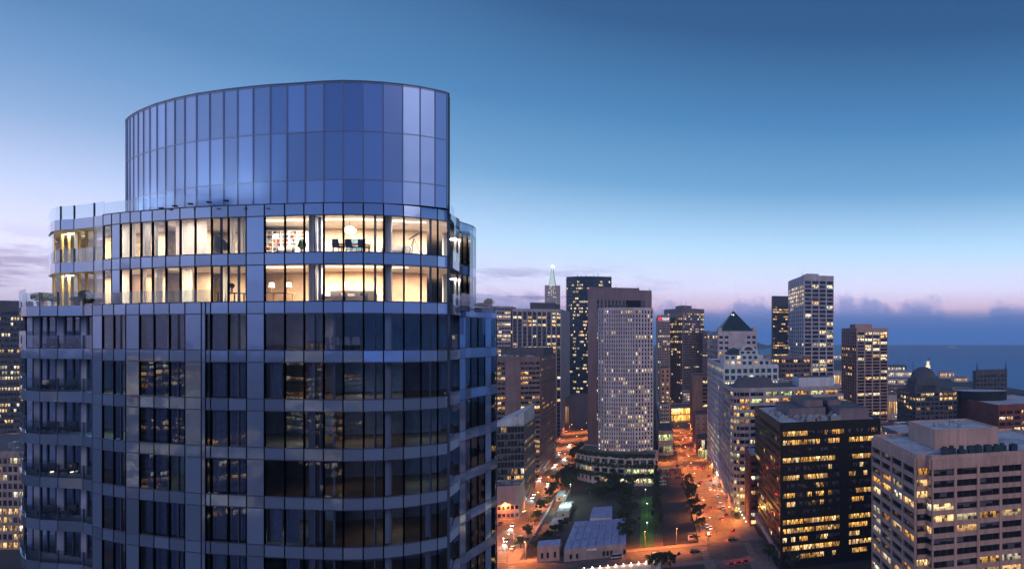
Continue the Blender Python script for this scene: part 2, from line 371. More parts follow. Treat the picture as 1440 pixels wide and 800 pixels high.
class Bld:
    """one building: an Empty with wall, roof, windows and whatever is added"""
    def __init__(s, name, label, fp, z1, cat='building', z0=0.0, group=None):
        s.fp = [Vector(p) for p in fp]; s.z0, s.z1 = z0, z1
        c = sum(s.fp, Vector((0,0)))/len(fp)
        s.o = wroot(name, (c.x, c.y, z0), label, cat, group); s.c = c
        s.wall = MB(); s.wins = []; s.core_in = .45
    def core(s, mi=0, top=None):
        s.wall.prism(s.fp, s.z0, s.z1 if top is None else top, mi, 1); return s
    def face(s, e, ncol, nfl, zb=None, zt=None, pier=.3, span=.42, proud=.35, lit=.15, mats=('lit','litw'), dark='glassdark', rowbias=.12, margin=0.0, win=True, skip=None, p=None, q=None, sill=.5, topband=0.0, hot=None, pairs=1, spmi=0, pmi=0):
        """pier, span: fractions of the bay width and of the storey height that are wall"""
        if p is None: p, q = s.fp[e], s.fp[(e+1) % len(s.fp)]
        p, q = Vector(p), Vector(q)
        zb = s.z0 if zb is None else zb; zt = s.z1 if zt is None else zt
        d = (q-p); L = d.length; d /= L; n = Vector((d.y, -d.x))
        zt0 = zt - topband; fh = (zt0-zb)/nfl; bw = (L-2*margin)/ncol
        w_ = s.wall
        for i in range(nfl):
            if span > 0:
                w_.bar(p+d*.02, q-d*.02, zb+i*fh, zb+i*fh+fh*span*sill*1.0, 0, proud*.8, spmi)
                w_.bar(p+d*.02, q-d*.02, zb+(i+1)*fh-fh*span*(1-sill), zb+(i+1)*fh, 0, proud*.8, spmi)
        if topband: w_.bar(p, q, zt0, zt, 0, proud*.95, 0)
        if margin:
            w_.bar(p, p+d*margin, zb, zt, 0, proud*.97, 0); w_.bar(q-d*margin, q, zb, zt, 0, proud*.97, 0)
        if pier > 0:
            for j in range(ncol+1):
                c = margin + j*bw; a, b = max(0, c-bw*pier/2), min(L, c+bw*pier/2)
                w_.bar(p+d*a, p+d*b, zb, zt0, 0, proud, pmi)
        if not win: return s
        rows = {}
        for i in range(nfl):
            x = R.random(); rows[i] = lit*(4.5 if x < rowbias else (.25 if x < .55 else 1.0))
            if hot and i in hot: rows[i] = hot[i]
            za, zc_ = zb+i*fh+fh*span*sill, zb+(i+1)*fh-fh*span*(1-sill)
            state = False
            for j in range(ncol):
                if skip and skip(i, j): continue
                c0 = margin+j*bw+bw*pier/2; c1 = margin+(j+1)*bw-bw*pier/2
                a, b = p+d*c0+n*.06, p+d*c1+n*.06
                if R.random() > .35 or j == 0: state = R.random() < min(.96, rows[i])
                mt = R.choice(mats) if state else dark
                s.wins.append(((a.x,a.y,za),(b.x,b.y,za),(b.x,b.y,zc_),(a.x,a.y,zc_), mt, R.random()))
        return s
    def strip(s, p, q, z0, z1, proud=.3, mi=0): s.wall.bar(p, q, z0, z1, 0, proud, mi); return s
    def done(s, mwall, mroof='roofgrey', parapet=.9, cap=100, extra=()):
        if parapet:
            n = len(s.fp)
            for i in range(n): s.wall.bar(s.fp[i], s.fp[(i+1)%n], s.z1, s.z1+parapet, .35, .1, 0)
        s.w = s.wall.build('wall', [M[mwall], M[mroof]] + [M[e] for e in extra], s.o)
        def area(wn):
            a, b_ = proj(wn[0]), proj(wn[2])
            if wn[0][1] < 5 or not (-30 < a[0] < 1470) or a[1] < -20 or b_[1] > 830: return 0
            return abs(a[0]-b_[0])*abs(a[1]-b_[1])
        ws = sorted(s.wins, key=area, reverse=True)
        big = [x for x in ws[:cap] if area(x) > 4.0]
        rest = ws[len(big):]
        for x in big:
            MB().quad(x[:4], 0, r=x[5]).build('window', M[x[4]], s.o)
        if rest:
            ms = sorted({x[4] for x in rest}); mb = MB()
            for x in rest: mb.quad(x[:4], ms.index(x[4]), r=x[5])
            o = mb.build('windows', [M[k] for k in ms], s.o); o['kind'] = 'stuff'
        return s
    def part(s, name, mb, m, **kw): return mb.build(name, [M[k] for k in m] if isinstance(m, (list,tuple)) else M[m], s.o, **kw)
    def penthouse(s, a0, a1, b0, b1, h, m='concrete', name='roof_penthouse', zb=None):
        """box on the roof in fractions of the footprint's first two edge directions"""
        o = s.fp[0]; u = s.fp[1]-o; v = s.fp[-1]-o; z = (s.z1 if zb is None else zb)+.01
        P = [o+u*a0+v*b0, o+u*a1+v*b0, o+u*a1+v*b1, o+u*a0+v*b1]
        mb = MB(); mb.prism(P, z, z+h, 0, 1)
        for i in range(4): mb.bar(P[i], P[(i+1)%4], z+h, z+h+.35, .2, .05, 0)
        return s.part(name, mb, [m, 'roofgrey'])
    def clutter(s, n, a0, a1, b0, b1, hmax=2.5, zb=None, m='metal', name='rooftop_unit'):
        o = s.fp[0]; u = s.fp[1]-o; v = s.fp[-1]-o; z = (s.z1 if zb is None else zb)+.01
        for _ in range(n):
            a, b_ = R.uniform(a0,a1), R.uniform(b0,b1); c = o+u*a+v*b_
            w1, w2, h = R.uniform(.8,2.4), R.uniform(.8,2.2), R.uniform(.7,hmax); un, vn = u.normalized(), v.normalized()
            P = [c-un*w1-vn*w2, c+un*w1-vn*w2, c+un*w1+vn*w2, c-un*w1+vn*w2]
            mb = MB(); mb.prism(P, z, z+h)
            mb.tube((c.x,c.y,z+h), (c.x,c.y,z+h+.4), min(w1,w2)*.6, min(w1,w2)*.55, 10)
            s.part(name, mb, m)
    def mast(s, a, b_, h, name='antenna_mast', r=.18, zb=None):
        o = s.fp[0]; c = o+(s.fp[1]-o)*a+(s.fp[-1]-o)*b_; z = s.z1 if zb is None else zb
        mb = MB(); mb.tube((c.x,c.y,z), (c.x,c.y,z+h), r, r*.4, 6)
        for t in (.5,.7,.85): mb.tube((c.x-1*(1-t),c.y,z+h*t), (c.x+1*(1-t),c.y,z+h*t), r*.4, r*.4, 5)
        s.part(name, mb, 'blackmetal')

# --- black office block with amber windows
fp = [ground(1098,597,62), ground(1238,590.5,62)]
side = ground(1062,573,62); fp = [fp[0], fp[1], fp[1]+(side-fp[0]), side]
B = Bld('office_block', 'black glass office block with many amber lit windows and mauve rooftop plant rooms', fp, 62)
B.core()
nf = 15
B.face(0, 24, nf, zb=3, pier=.10, span=.46, proud=.25, lit=.50, mats=('lity','lity','lit'), rowbias=.2, topband=2.2, margin=.8, skip=lambda i,j: j in (14,15) and i < nf-1)
B.strip(fp[0]+(fp[1]-fp[0])*.575, fp[0]+(fp[1]-fp[0])*.67, 3, 57.0, .45)
B.face(3, 18, nf, zb=8, pier=.12, span=.46, proud=.25, lit=.13, mats=('lity','lit'), topband=2.2, margin=.8)
B.done('dark', 'roofpale', .8)
B.penthouse(.18,.56,.30,.80,4.0,'purple'); B.penthouse(.38,.58,.42,.86,6.6,'purple'); B.penthouse(.62,.93,.10,.62,4.6,'purple','lift_room'); B.penthouse(.62,.76,.38,.62,6.8,'purple','stair_room')
B.clutter(16,.22,.60,.06,.26,2.6); B.clutter(7,.04,.14,.25,.9,1.6); B.clutter(4,.80,.95,.66,.92,1.4)
mb = MB(); a, b_ = fp[3], fp[0]
mb.bar(a+(b_-a)*.0, a+(b_-a)*.97, 4.2, 7.0, 0, .5); B.part('entrance_canopy', mb, 'tan')

# --- pinkish stepped office block
N = ground(1289,644,61.5); fl = ground(1228,615,61.5)
dl = (fl-N).normalized(); r_ = Vector((-dl.y, dl.x)); r_ = -r_ if r_.x < 0 else r_
p0 = fl; p1 = N; p2 = N + r_*3.6; p3 = p2 - dl*3.2; p4 = p3 + r_*56; p5 = p4 + dl*44; p6 = p0 + r_*59.6
poly = [p1, p2, p3, p4, p5, p6, p0]
poly = [p1, p2, p3, p4, p4+dl*((p0-p1).length+3.2), p0]
B = Bld('office_block', 'pinkish precast office block with stepped corner and pale flat roof', poly, 61.5)
B.core()
kw = dict(zb=1.5, proud=.7, topband=2.6, lit=.42, mats=('lit','lit','litw','lity'), sill=.62, rowbias=.08)
nf = 16
B.face(5, 4, nf, pier=.12, span=.42, **kw)        # left flank p0->p1
B.face(0, 1, nf, pier=.0, span=.42, **kw); B.face(1, 1, nf, pier=.0, span=.42, **kw)
B.face(2, 7, nf, pier=.12, span=.42, **kw)
B.core_in = 0
B.done('pinkish', 'roofpale', 1.1)
mb = MB()
o = p0*.30+p1*.70 + r_*12; P = [o, o+r_*24, o+r_*24+dl*24, o+dl*24]
mb.prism(P, 61.51, 67.5, 0, 1)
for i in range(4): mb.bar(P[i], P[(i+1)%4], 67.5, 68.1, .3, .06, 0)
B.part('roof_penthouse', mb, ['pinkish','roofpale'])
for t, w_, hh in ((.2, 1.4, 1.2), (.35, 2.2, .8), (.55, 1.0, 1.6), (.7, 2.4, 1.0)):
    c = o+r_*22*t+dl*R.uniform(6,18); mb = MB(); mb.prism([c, c+r_*w_, c+r_*w_+dl*w_, c+dl*w_], 67.51, 67.5+hh); B.part('rooftop_unit', mb, 'metal')
for i in range(9):
    c = o+r_*(26+i*2.3) - dl*(1+R.random()); c = p3 + r_*(6+i*3.1) + dl*R.uniform(4,6); mb = MB(); mb.prism([c, c+r_*2.2, c+r_*2.2+dl*2, c+dl*2], 61.7, 62.9+R.random()*1.2)
    mb.tube((*(c+r_*1.1+dl), 62.9), (*(c+r_*1.1+dl), 64.2), .8, .8, 10); B.part('cooling_unit', mb, 'teal')
c = o+r_*11+dl*12; mb = MB(); mb.tube((*c,67.5),(*c,73),.12,.05,6); B.part('antenna_mast', mb, 'blackmetal')

for i in range(7):
    c = p0+(p1-p0)*.15+r_*(6+i*6.5)+dl*(-6-R.random()*3 if False else 3+R.random()*3); mb = MB(); mb.tube((*c,61.52),(*c,62.3+R.random()),.35,.3,8); B.part('roof_vent', mb, 'metal')
for (t0, t1, dd) in ((5,30,3.0),(8,8.6,0)):
    a_, b2 = p1+r_*t0+dl*4, p1+r_*t1+dl*(4+dd); mb = MB(); mb.tube((*a_,61.8),(*b2,61.8),.18,.18,6); B.part('roof_pipe', mb, 'metal')
for i in range(6):
    for (ea, eb) in ((p1+r_*4+dl*1.2, p4+dl*1.2),):
        c = ea.lerp(eb, (i+.5)/6); mb = MB(); mb.tube((*c,61.5),(*c,63.4),.05,.05,5); mb.box(c.x-.5,c.x+.5,c.y-.3,c.y+.3,61.52,61.9); B.part('roof_bracket', mb, 'metal')
# --- generic towers --------------------------------------------------
def tower(name, label, xc, Y, xs, xf, ytop, mwall, front, sidef, roof='roofgrey', parapet=.9, cap=100, extra=(), zt=None):
    fp = gridbox(xc, Y, xs, xf)
    z1 = zat(ytop, Y) if zt is None else zt
    B = Bld(name, label, fp, z1); B.core()
    right = fp[0].x >= pix(xc, Y).x - .01 and fp[1].x > fp[0].x and abs(fp[0].x - pix(xc,Y).x) < .01
    se = 3 if right else 1
    if front: B.face(0, **front)
    if sidef: B.face(se, **sidef)
    # the faces turned away get plain storey bands
    nfl = (front or sidef)['nfl']
    for e in range(1, 4):
        if e != se: B.face(e, 6, nfl, win=False, pier=.25, span=.4)
    B.done(mwall, roof, parapet, cap, extra)
    return B

# far left pair seen beside the glass tower
B = tower('office_tower', 'bluish office slab with lit strip windows, peeping out beside the balconies', 28, 380, 44, -150, 425, 'slate',
      dict(ncol=40, nfl=36, pier=.12, span=.45, lit=.42, mats=('litw','lit'), topband=5), dict(ncol=4, nfl=36, lit=.1, topband=5))
fp = [pix(-160, 300), pix(34, 300), pix(34, 300)+D1*60, pix(-160,300)+D1*60]
B = Bld('low_office_building', 'low office building with glowing ribbon windows under the bluish slab tower', fp, 45); B.core()
B.face(0, 26, 11, pier=.2, span=.35, lit=.7, mats=('lit','litw','lity'), topband=1.5); B.face(1, 8, 11, pier=.2, span=.35, lit=.5, topband=1.5); B.done('tan', 'roofgrey')
B.clutter(8,.3,.95,.1,.8,3)

tower('office_slab', 'banded pale office slab half hidden behind the glass tower edge', 718, 630, 726, 680, 432, 'concrete',
      dict(ncol=9, nfl=34, pier=.08, span=.5, lit=.32, mats=('lit','litw')), dict(ncol=4, nfl=34, pier=.1, span=.5, lit=.2))
B = tower('office_tower', 'ribbed office tower with pale vertical piers, lit floors and a dark rooftop box', 789, 640, 801, 721, 436, 'concrete',
      dict(ncol=10, nfl=33, pier=.26, span=.4, spmi=2, proud=1.3, lit=.22, mats=('lit','litw'), rowbias=.16, topband=2, hot={31:.7,30:.8,23:.5}), dict(ncol=1, nfl=33, pier=.0, span=.9, win=False), extra=('slate',))
B.penthouse(.30,.82,.2,.8, 7.5, 'slate')
B = tower('office_block', 'brown office block with blank centre bay and lit corner windows, by the avenue', 759, 450, 781, 694, 503, 'brown',
      dict(ncol=12, nfl=24, pier=.08, span=.48, lit=.5, mats=('lit','lity'), topband=2, skip=lambda i,j: j in (3,4,5,6)), dict(ncol=16, nfl=24, pier=.15, span=.5, lit=.1, mats=('lity',)))
f_ = B.fp; mb = MB(); mb.bar(f_[0]+(f_[1]-f_[0])*.25, f_[0]+(f_[1]-f_[0])*.58, 0, B.z1+.5, 0, .9); B.part('blank_wall_bay', mb, 'brown')
B.penthouse(.02,.98,.25,.9, 6.0, 'slate'); B.clutter(5,.1,.9,.02,.2,2)
# slanted glass building
fp = gridbox(737, 385, 752, 690); B = Bld('glass_office', 'low glass office with sloping pale roof and lit floors beside the avenue', fp, 46)
B.core(); B.face(0, 10, 11, pier=.08, span=.25, lit=.55, mats=('lit','litw','lity')); B.face(1, 8, 11, pier=.5, span=.5, lit=.3, mats=('lity','lit')); B.done('slate', 'roofgrey', 0)
mb = MB(); a = B.fp
mb.hexa([(*a[0],46.01),(*a[1],46.01),(*a[2],46.01),(*a[3],46.01)], [(*a[0],46.6),(*a[1],54),(*a[2],56),(*a[3],47.5)]); B.part('sloping_roof', mb, 'roofpale')
fp = gridbox(730, 352, 738, 680); B = Bld('podium_building', 'blank white box building below the low glass office', fp, 17)
B.core(); B.face(0, 8, 2, zb=0, zt=8, pier=.3, span=.5, lit=.1); B.done('tan', 'roofgrey'); B.clutter(4,.4,.9,.2,.8,1.2)

# pyramid tower
Y = 1260; cx = 777
def pyr(name):
    c = pix(cx, Y); o = wroot('pyramid_tower', (c.x,c.y,0), 'slender pyramid skyscraper with glowing pale spire and bright beacon', 'skyscraper')
    zt = zat(375, Y); zs = zat(402, Y); hb_ = 32.0
    def half(z): return hb_*(1-z/(zt+3))
    mb = MB(); n = 60; prev = None
    U, V = D2, D1
    def ring(z, k=1.0): h = half(z)*k; return [(*(c-U*h-V*h),z), (*(c+U*h-V*h),z), (*(c+U*h+V*h),z), (*(c-U*h+V*h),z)]
    nfl = 46
    for i in range(nfl):
        z0, z1 = zs*i/nfl, zs*(i+1)/nfl; zm = z0+(z1-z0)*.5
        mb.hexa(ring(z0), ring(zm)); 
        mb.hexa(ring(zm,.93), ring(z1,.93), 1)
    mb.build('wall', [M['pale'], M['glassdark']], o)
    wb_ = MB()
    for i in range(nfl):
        z0, z1 = zs*i/nfl, zs*(i+1)/nfl; zm = z0+(z1-z0)*.5
        for e in (0, 1):
            for j in range(8):
                if R.random() < .45:
                    A, Bq = ring(zm+.1,.95), ring(z1-.1,.95); t0, t1 = (j+.12)/8, (j+.88)/8
                    L3 = lambda P, t: tuple(P[e][k]*(1-t)+P[(e+1)%4][k]*t for k in range(3))
                    wb_.quad([L3(A,t0),L3(A,t1),L3(Bq,t1),L3(Bq,t0)], 0, r=R.random())
    wo = wb_.build('windows', M['litw'], o); wo['kind'] = 'stuff'
    sp = MB(); sp.hexa(ring(zs+.02), ring(zt-1.5))
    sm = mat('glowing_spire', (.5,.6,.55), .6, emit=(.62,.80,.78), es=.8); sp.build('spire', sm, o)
    rb = MB()
    for e in range(4):
        a, b2 = ring(zs+.02,1.03), ring(zt-2,1.03)
        rb.tube(a[e], b2[e], .35, .3, 5)
    for i in range(9):
        z = zs+(zt-zs)*i/10; rr = ring(z, 1.03)
        for e in range(4): rb.tube(rr[e], rr[(e+1)%4], .22, .22, 4)
    rb.build('spire_frame', M['slate'], o)
    wg = MB()
    for sgn in (-1, 1):
        for (zb, ze) in ((0, zs),):
            h0, h1 = half(120), half(zs)
            a0 = c+U*sgn*(half(zs)-1); 
            pts0 = [a0-V*3, a0+U*sgn*9-V*3, a0+U*sgn*9+V*3, a0+V*3]
            if sgn < 0: pts0 = pts0[::-1]
            wg.hexa([(*p,80) for p in pts0], [(*p,zs+1) for p in pts0])
    wg.build('side_wing', M['concrete'], o)
    bb = MB(); bb.lathe([(.01,-2.6),(2.2,-1.6),(2.8,0),(2.2,1.6),(.01,2.6)], 10, c=(c.x,c.y,zt)); bb.build('beacon', M['beacon'], o)
pyr('p')

# dark glass tower with curved front
Y = 765; a, b_ = pix(797, Y), pix(860, Y); mid = (a+b_)/2
n = 12; fr = [a.lerp(b_, i/n) + Vector((0,-1))*7*math.sin(math.pi*i/n) for i in range(n+1)]
poly = fr + [b_+Vector((-19,40)), a+Vector((-19,40))]
B = Bld('glass_skyscraper', 'dark blue glass skyscraper with bowed front and rooftop antennas', poly, zat(391, Y)); B.core()
for e in range(n): B.face(e, 3, 42, pier=.06, span=.45, proud=.2, lit=(.22 if 2 <= e <= 9 else .03), mats=('lit','litw'), rowbias=.25, topband=3)
B.done('bluecrown', 'roofgrey', 1.5)
for px_, h in ((812,5),(817,3.5),(824,6),(829,3),(835,4.5),(841,6.5),(858,4)):
    p = pix(px_, Y+6); mb = MB(); mb.tube((*p,B.z1+.01),(*p,B.z1+h),.3,.15,6); mb.box(p.x-1,p.x+1,p.y-1,p.y+1,B.z1+.02,B.z1+h*.35); B.part('rooftop_antenna', mb, 'blackmetal')

B = tower('office_slab', 'broad mauve granite slab tower with dark slots below its flat crown', 916, 560, 926, 827, 410, 'purple',
      dict(ncol=13, nfl=38, pier=.42, span=.35, spmi=2, proud=1.2, lit=.10, mats=('litw','lit'), topband=8, margin=6.5), dict(ncol=3, nfl=38, pier=.7, span=.6, lit=.02, topband=8), extra=('slate',))
B.penthouse(.0,.80,.15,.85,2.8,'purple'); B.mast(.42,.5,3,zb=B.z1+2.8); B.mast(.78,.3,5); B.mast(.97,.3,4)
fp = [pix(820,585), pix(828,570), pix(840, 590), pix(832,605)]

# rib tower on a podium
Y0 = 452
fp = [pix(842,458), pix(850,452), pix(893,449), pix(918,455), pix(918,455)+Vector((-8,22)), pix(850,452)+Vector((-12,26))]
B = Bld('ribbed_tower', 'pale ribbed concrete tower with narrow windows rising from the terraced podium', fp, zat(434, 450), z0=0); B.core()
kw = dict(nfl=36, zb=12, proud=.7, mats=('litw','lit'), topband=.8, rowbias=.12, hot={2:.6,4:.6,16:.3,30:.4,0:.5})
B.face(0, 2, pier=.5, span=.30, lit=.2, **kw); B.face(1, 13, pier=.48, span=.30, lit=.1, **kw); B.face(2, 6, pier=.5, span=.30, lit=.14, **kw)
B.face(3, 3, pier=.5, span=.3, lit=.05, nfl=36, zb=12, topband=.8)
B.done('pale', 'roofgrey', .8)
mb = MB(); a, b_ = pix(880,462), pix(901,462); mb.prism([a,b_,b_+Vector((0,10)),a+Vector((0,10))], B.z1+.01, B.z1+6.5); B.part('roof_penthouse', mb, 'dark')
mb = MB(); a, b_ = pix(858,458), pix(882,460); mb.prism([a,b_,b_+Vector((0,7)),a+Vector((0,9))], B.z1+.01, B.z1+3.2); B.part('plant_screen', mb, 'slate')
# terraced podium
base = [ground(815,668,0), ground(870,676,0), ground(921,680,0)]
def terr(name, pts, z0, z1, m): 
    pass
fp = [pix(813,448), pix(835,436), pix(880,428), pix(921,428), pix(921,428)+Vector((-4,20)), pix(813,448)+Vector((-6,26))]
B = Bld('podium_terraces', 'white terraced podium with planted ledges and lit garage openings', fp, 19); 
B.core(top=19)
for e in range(3): B.face(e, 4, 3, pier=.12, span=.55, proud=1.6, lit=.6, mats=('litg','lit','litw'), topband=0)
B.done('pale', 'roofgrey', 1.0)
def ledge(e, z):
    a, b_ = B.fp[e], B.fp[e+1]; d = (b_-a); mb = MB(); n_ = Vector((d.y,-d.x)).normalized()
    for _ in range(260):
        t = R.random(); p = a+d*t+n_*R.uniform(.6,2.0); s_ = R.uniform(.3,.9); zz = z+R.uniform(-.8,1.3)
        v1 = Vector((R.uniform(-1,1),R.uniform(-1,1),R.uniform(-1,1))).normalized()*s_; v2 = v1.orthogonal().normalized()*s_
        P = Vector((p.x,p.y,zz)); mb.quad([P-v1-v2,P+v1-v2,P+v1+v2,P-v1+v2])
    return mb
for e in range(3):
    for z in (6.6, 13.0, 19.6):
        tag(ledge(e, z).build('ledge_shrubs', M['leaf'], None), 'dark shrubs trailing over the %s ledge of the white podium, %s stretch' % ({6.6:'lowest',13.0:'middle',19.6:'top'}[z], ('corner','central','far')[e]), 'shrubs', 'shrubs on the podium ledges')

# buildings along the far end of the second avenue
B = tower('office_block', 'narrow ribbed block with a small red and white sign on its crown', 925, 810, 922, 942, 444, 'tan',
      dict(ncol=7, nfl=36, pier=.4, span=.35, lit=.12, mats=('lit','litw'), topband=8, hot={30:.9,20:.6}), None)
mb = MB(); p, q_ = B.fp[0], B.fp[1]; d = q_-p
mb.bar(p+d*.04, p+d*.30, B.z1-6.2, B.z1-1.2, 0, .7); M['signred'] = mat('sign_red', (.6,.02,.02), .5, var=0, emit=(1,.05,.08), es=.9); B.part('sign_square', mb, 'signred')
mb = MB()
for i, (u0,u1,v0,v1) in enumerate(((.38,.46,0,1),(.50,.58,0,.7),(.62,.66,0,1),(.70,.80,0,.7),(.84,.92,.0,1),(.38,.92,-.5,-.3))):
    mb.bar(p+d*u0, p+d*u1, B.z1-4.6+v0*2.6, B.z1-4.6+v1*2.6, 0, .7)
M['signwhite'] = mat('sign_white', (.8,.8,.8), .5, var=0, emit=(1,.95,.95), es=.9); B.part('sign_lettering', mb, 'signwhite')
Nn, Ll, Rr = pix(960,860), pix(934,915), pix(990,900)
B = Bld('office_tower', 'mauve office tower with corner pier and rooftop masts standing past the avenue end', [Nn, Rr, Rr+(Ll-Nn), Ll], zat(434,860)); B.core()
B.face(0, 12, 38, pier=.12, span=.5, lit=.12, mats=('lit','litw'), rowbias=.18, topband=5, hot={5:.6}); B.face(3, 10, 38, pier=.25, span=.3, lit=.26, mats=('lit','litw'), topband=5)
for e in (1,2): B.face(e, 8, 38, win=False)
B.wall.bar(Nn-Vector((.8,0)), Nn+Vector((.8,.1)), 0, B.z1, .5, .8); B.done('purple')
B.penthouse(.1,.5,.1,.5,4.5,'purple'); B.mast(.2,.3,8,zb=B.z1+4); B.mast(.4,.3,9,zb=B.z1+4)
tower('office_annex', 'dark low wing against the mauve tower by the green pyramid roof', 988, 870, 986, 998, 466, 'purple',
      dict(ncol=4, nfl=34, pier=.2, span=.5, lit=.05), None)
tower('office_block', 'beige block with single lit column of bay windows beside the mauve slab', 929, 620, 927, 942, 519, 'pinkish',
      dict(ncol=2, nfl=16, pier=.6, span=.5, lit=.6, mats=('litw','lit')), None)
tower('hotel_block', 'small stone block with rows of lit square windows under the beige block', 928, 590, 926, 941, 570, 'pale',
      dict(ncol=5, nfl=10, pier=.4, span=.45, lit=.3, mats=('litw','lit'), hot={1:.9,2:.5}), None)
B = tower('corner_shop', 'low dark corner shop with two bright greenish windows', 926, 535, 922, 946, 607, 'tan',
      dict(ncol=3, nfl=2, pier=.15, span=.5, lit=.9, mats=('litg',)), None)
B = tower('entrance_hall', 'brightly lit golden low hall closing the end of the avenue', 944, 745, 942, 973, 574, 'tan',
      dict(ncol=7, nfl=2, pier=.08, span=.14, lit=2, mats=('golden',), rowbias=1), None, roof='roofgrey')
tower('stone_block', 'small pale stone block with lit windows above the golden hall', 961, 800, 959, 973, 553, 'pale',
      dict(ncol=4, nfl=9, pier=.35, span=.4, lit=.7, mats=('litw','lit')), None)
tower('office_block', 'beige office block with wide dark slots beside the ribbed street wall', 974, 640, 970, 1000, 529, 'tan',
      dict(ncol=2, nfl=15, pier=.15, span=.5, lit=.22, mats=('lit',), skip=lambda i,j: j == 0), None)
tower('low_building', 'plain beige low building with banded face by the avenue trees', 978, 560, 974, 1000, 584, 'tan',
      dict(ncol=3, nfl=6, pier=.7, span=.85, lit=.0), None)
tower('corner_cafe', 'glass fronted corner cafe with teal and white lit interior', 982, 520, 979, 1000, 618, 'slate',
      dict(ncol=4, nfl=2, pier=.1, span=.15, lit=.8, mats=('litw','litg')), None)

# green pyramid roof tower
B = tower('office_tower', 'pale stone tower topped by a dark green pyramid roof', 1010, 545, 995, 1064, 467, 'pale',
      dict(ncol=7, nfl=22, pier=.35, span=.5, lit=.08, mats=('lity','lit'), topband=2, skip=lambda i,j: 1 < j < 5), dict(ncol=4, nfl=22, pier=.4, span=.45, lit=.35, mats=('lity','lit'), topband=2))
z = B.z1; o = B.fp[0]; u = B.fp[1]-o; v = B.fp[3]-o; v = v.normalized()*min(v.length, 34)
P = [o+u*.06+v*.02, o+u*.90+v*.02, o+u*.90+v*.98, o+u*.06+v*.98]; ap = o+u*.45+v*.47
mb = MB(); mb.prism(P, z, z+2.2)
ins = [p.lerp(ap,.03) for p in P]
for i in range(4): mb.quad([(*ins[i],z+2.2),(*ins[(i+1)%4],z+2.2),(*ap,z+2.2+16.8)])
B.part('pyramid_roof', mb, 'teal')
mb = MB()
for dx in (-.8,.8): 
    c = o+u*.45+v*.47-Vector((0,3.4)); mb.box(c.x+dx-.35,c.x+dx+.35,c.y-.2,c.y+.2,z+14.6,z+15.6)
B.part('apex_lamps', mb, 'whitelamp')
for a0 in (.0,.9):
    mb = MB(); c = o+u*a0; mb.prism([c, c+u*.1, c+u*.1+v*.2, c+v*.2], z, z+4.0); B.part('corner_turret', mb, 'pale')

# white stepped building with arched gable
B = tower('office_block', 'white stepped office block with arched gable and teal square windows', 1018, 405, 995, 1094, 515, 'white',
      dict(ncol=9, nfl=19, pier=.34, span=.36, lit=.28, mats=('litw','lit','litg'), dark='tealglass', topband=1, hot={17:.4}),
      dict(ncol=26, nfl=19, pier=.18, span=.45, lit=.22, mats=('litg','lit','lity'), topband=1))
z = B.z1; o = B.fp[0]; u = B.fp[1]-o; v = (B.fp[3]-o).normalized()
steps = ((0,.86,0,3.6),(.0,.72,3.6,7.0),(.28,.62,7.0,10.0))
for i, (a, b_, z0, z1) in enumerate(steps):
    mb = MB(); mb.prism([o+u*a+v*.4, o+u*b_+v*.4, o+u*b_+v*22, o+u*a+v*22], z+z0+.01, z+z1+.01); B.part('upper_storey', mb, 'white')
    n = int((b_-a)/.105)
    for j in range(n):
        q0 = o+u*(a+.105*j+.03)+v*.3; q1 = q0+u*.06
        MB().quad([(*q0,z+z0+.9),(*q1,z+z0+.9),(*q1,z+z1-.6),(*q0,z+z1-.6)], r=R.random()).build('window', M[R.choice(('tealglass','tealglass','lit','litw'))], B.o)
mb = MB(); c = o+u*.45; hw = u.length*.13; ud = u.normalized(); pts = []
for i in range(11):
    t = math.pi*i/10; pts.append((c+ud*hw*math.cos(t)+v*.35, z+10+hw*.8*math.sin(t)))
for i in range(10):
    (a, za), (b2, zb2) = pts[i], pts[i+1]
    k = .62; c3 = c+v*.35
    ia, ib = c3+(a-c3)*k, c3+(b2-c3)*k; zia, zib = z+10+(za-z-10)*k, z+10+(zb2-z-10)*k
    mb.quad([(*a,za),(*b2,zb2),(*ib,zib),(*ia,zia)]); mb.quad([(*(b2+v*12),zb2),(*b2,zb2),(*a,za),(*(a+v*12),za)]); 
B.part('arched_gable', mb, 'white')
mb = MB(); c3 = c+v*.8; k = .64
for i in range(10):
    (a, za), (b2, zb2) = pts[i], pts[i+1]; mb.quad([(*c3,z+10),(*(c+v*.5+(a-c-v*.35)*k),z+10+(za-z-10)*k),(*(c+v*.5+(b2-c-v*.35)*k),z+10+(zb2-z-10)*k)])
B.part('arched_window', mb, 'glassdark')
mb = MB(); P = [o+u*.1+v*1, o+u*.30+v*1, o+u*.30+v*14, o+u*.1+v*14]; mb.prism(P, z+7.02, z+10.5)
ap = (P[0]+P[2])/2
for i in range(4): mb.quad([(*P[i],z+10.5),(*P[(i+1)%4],z+10.5),(*ap,z+11.8)])
B.part('teal_roof_lantern', mb, 'teal')

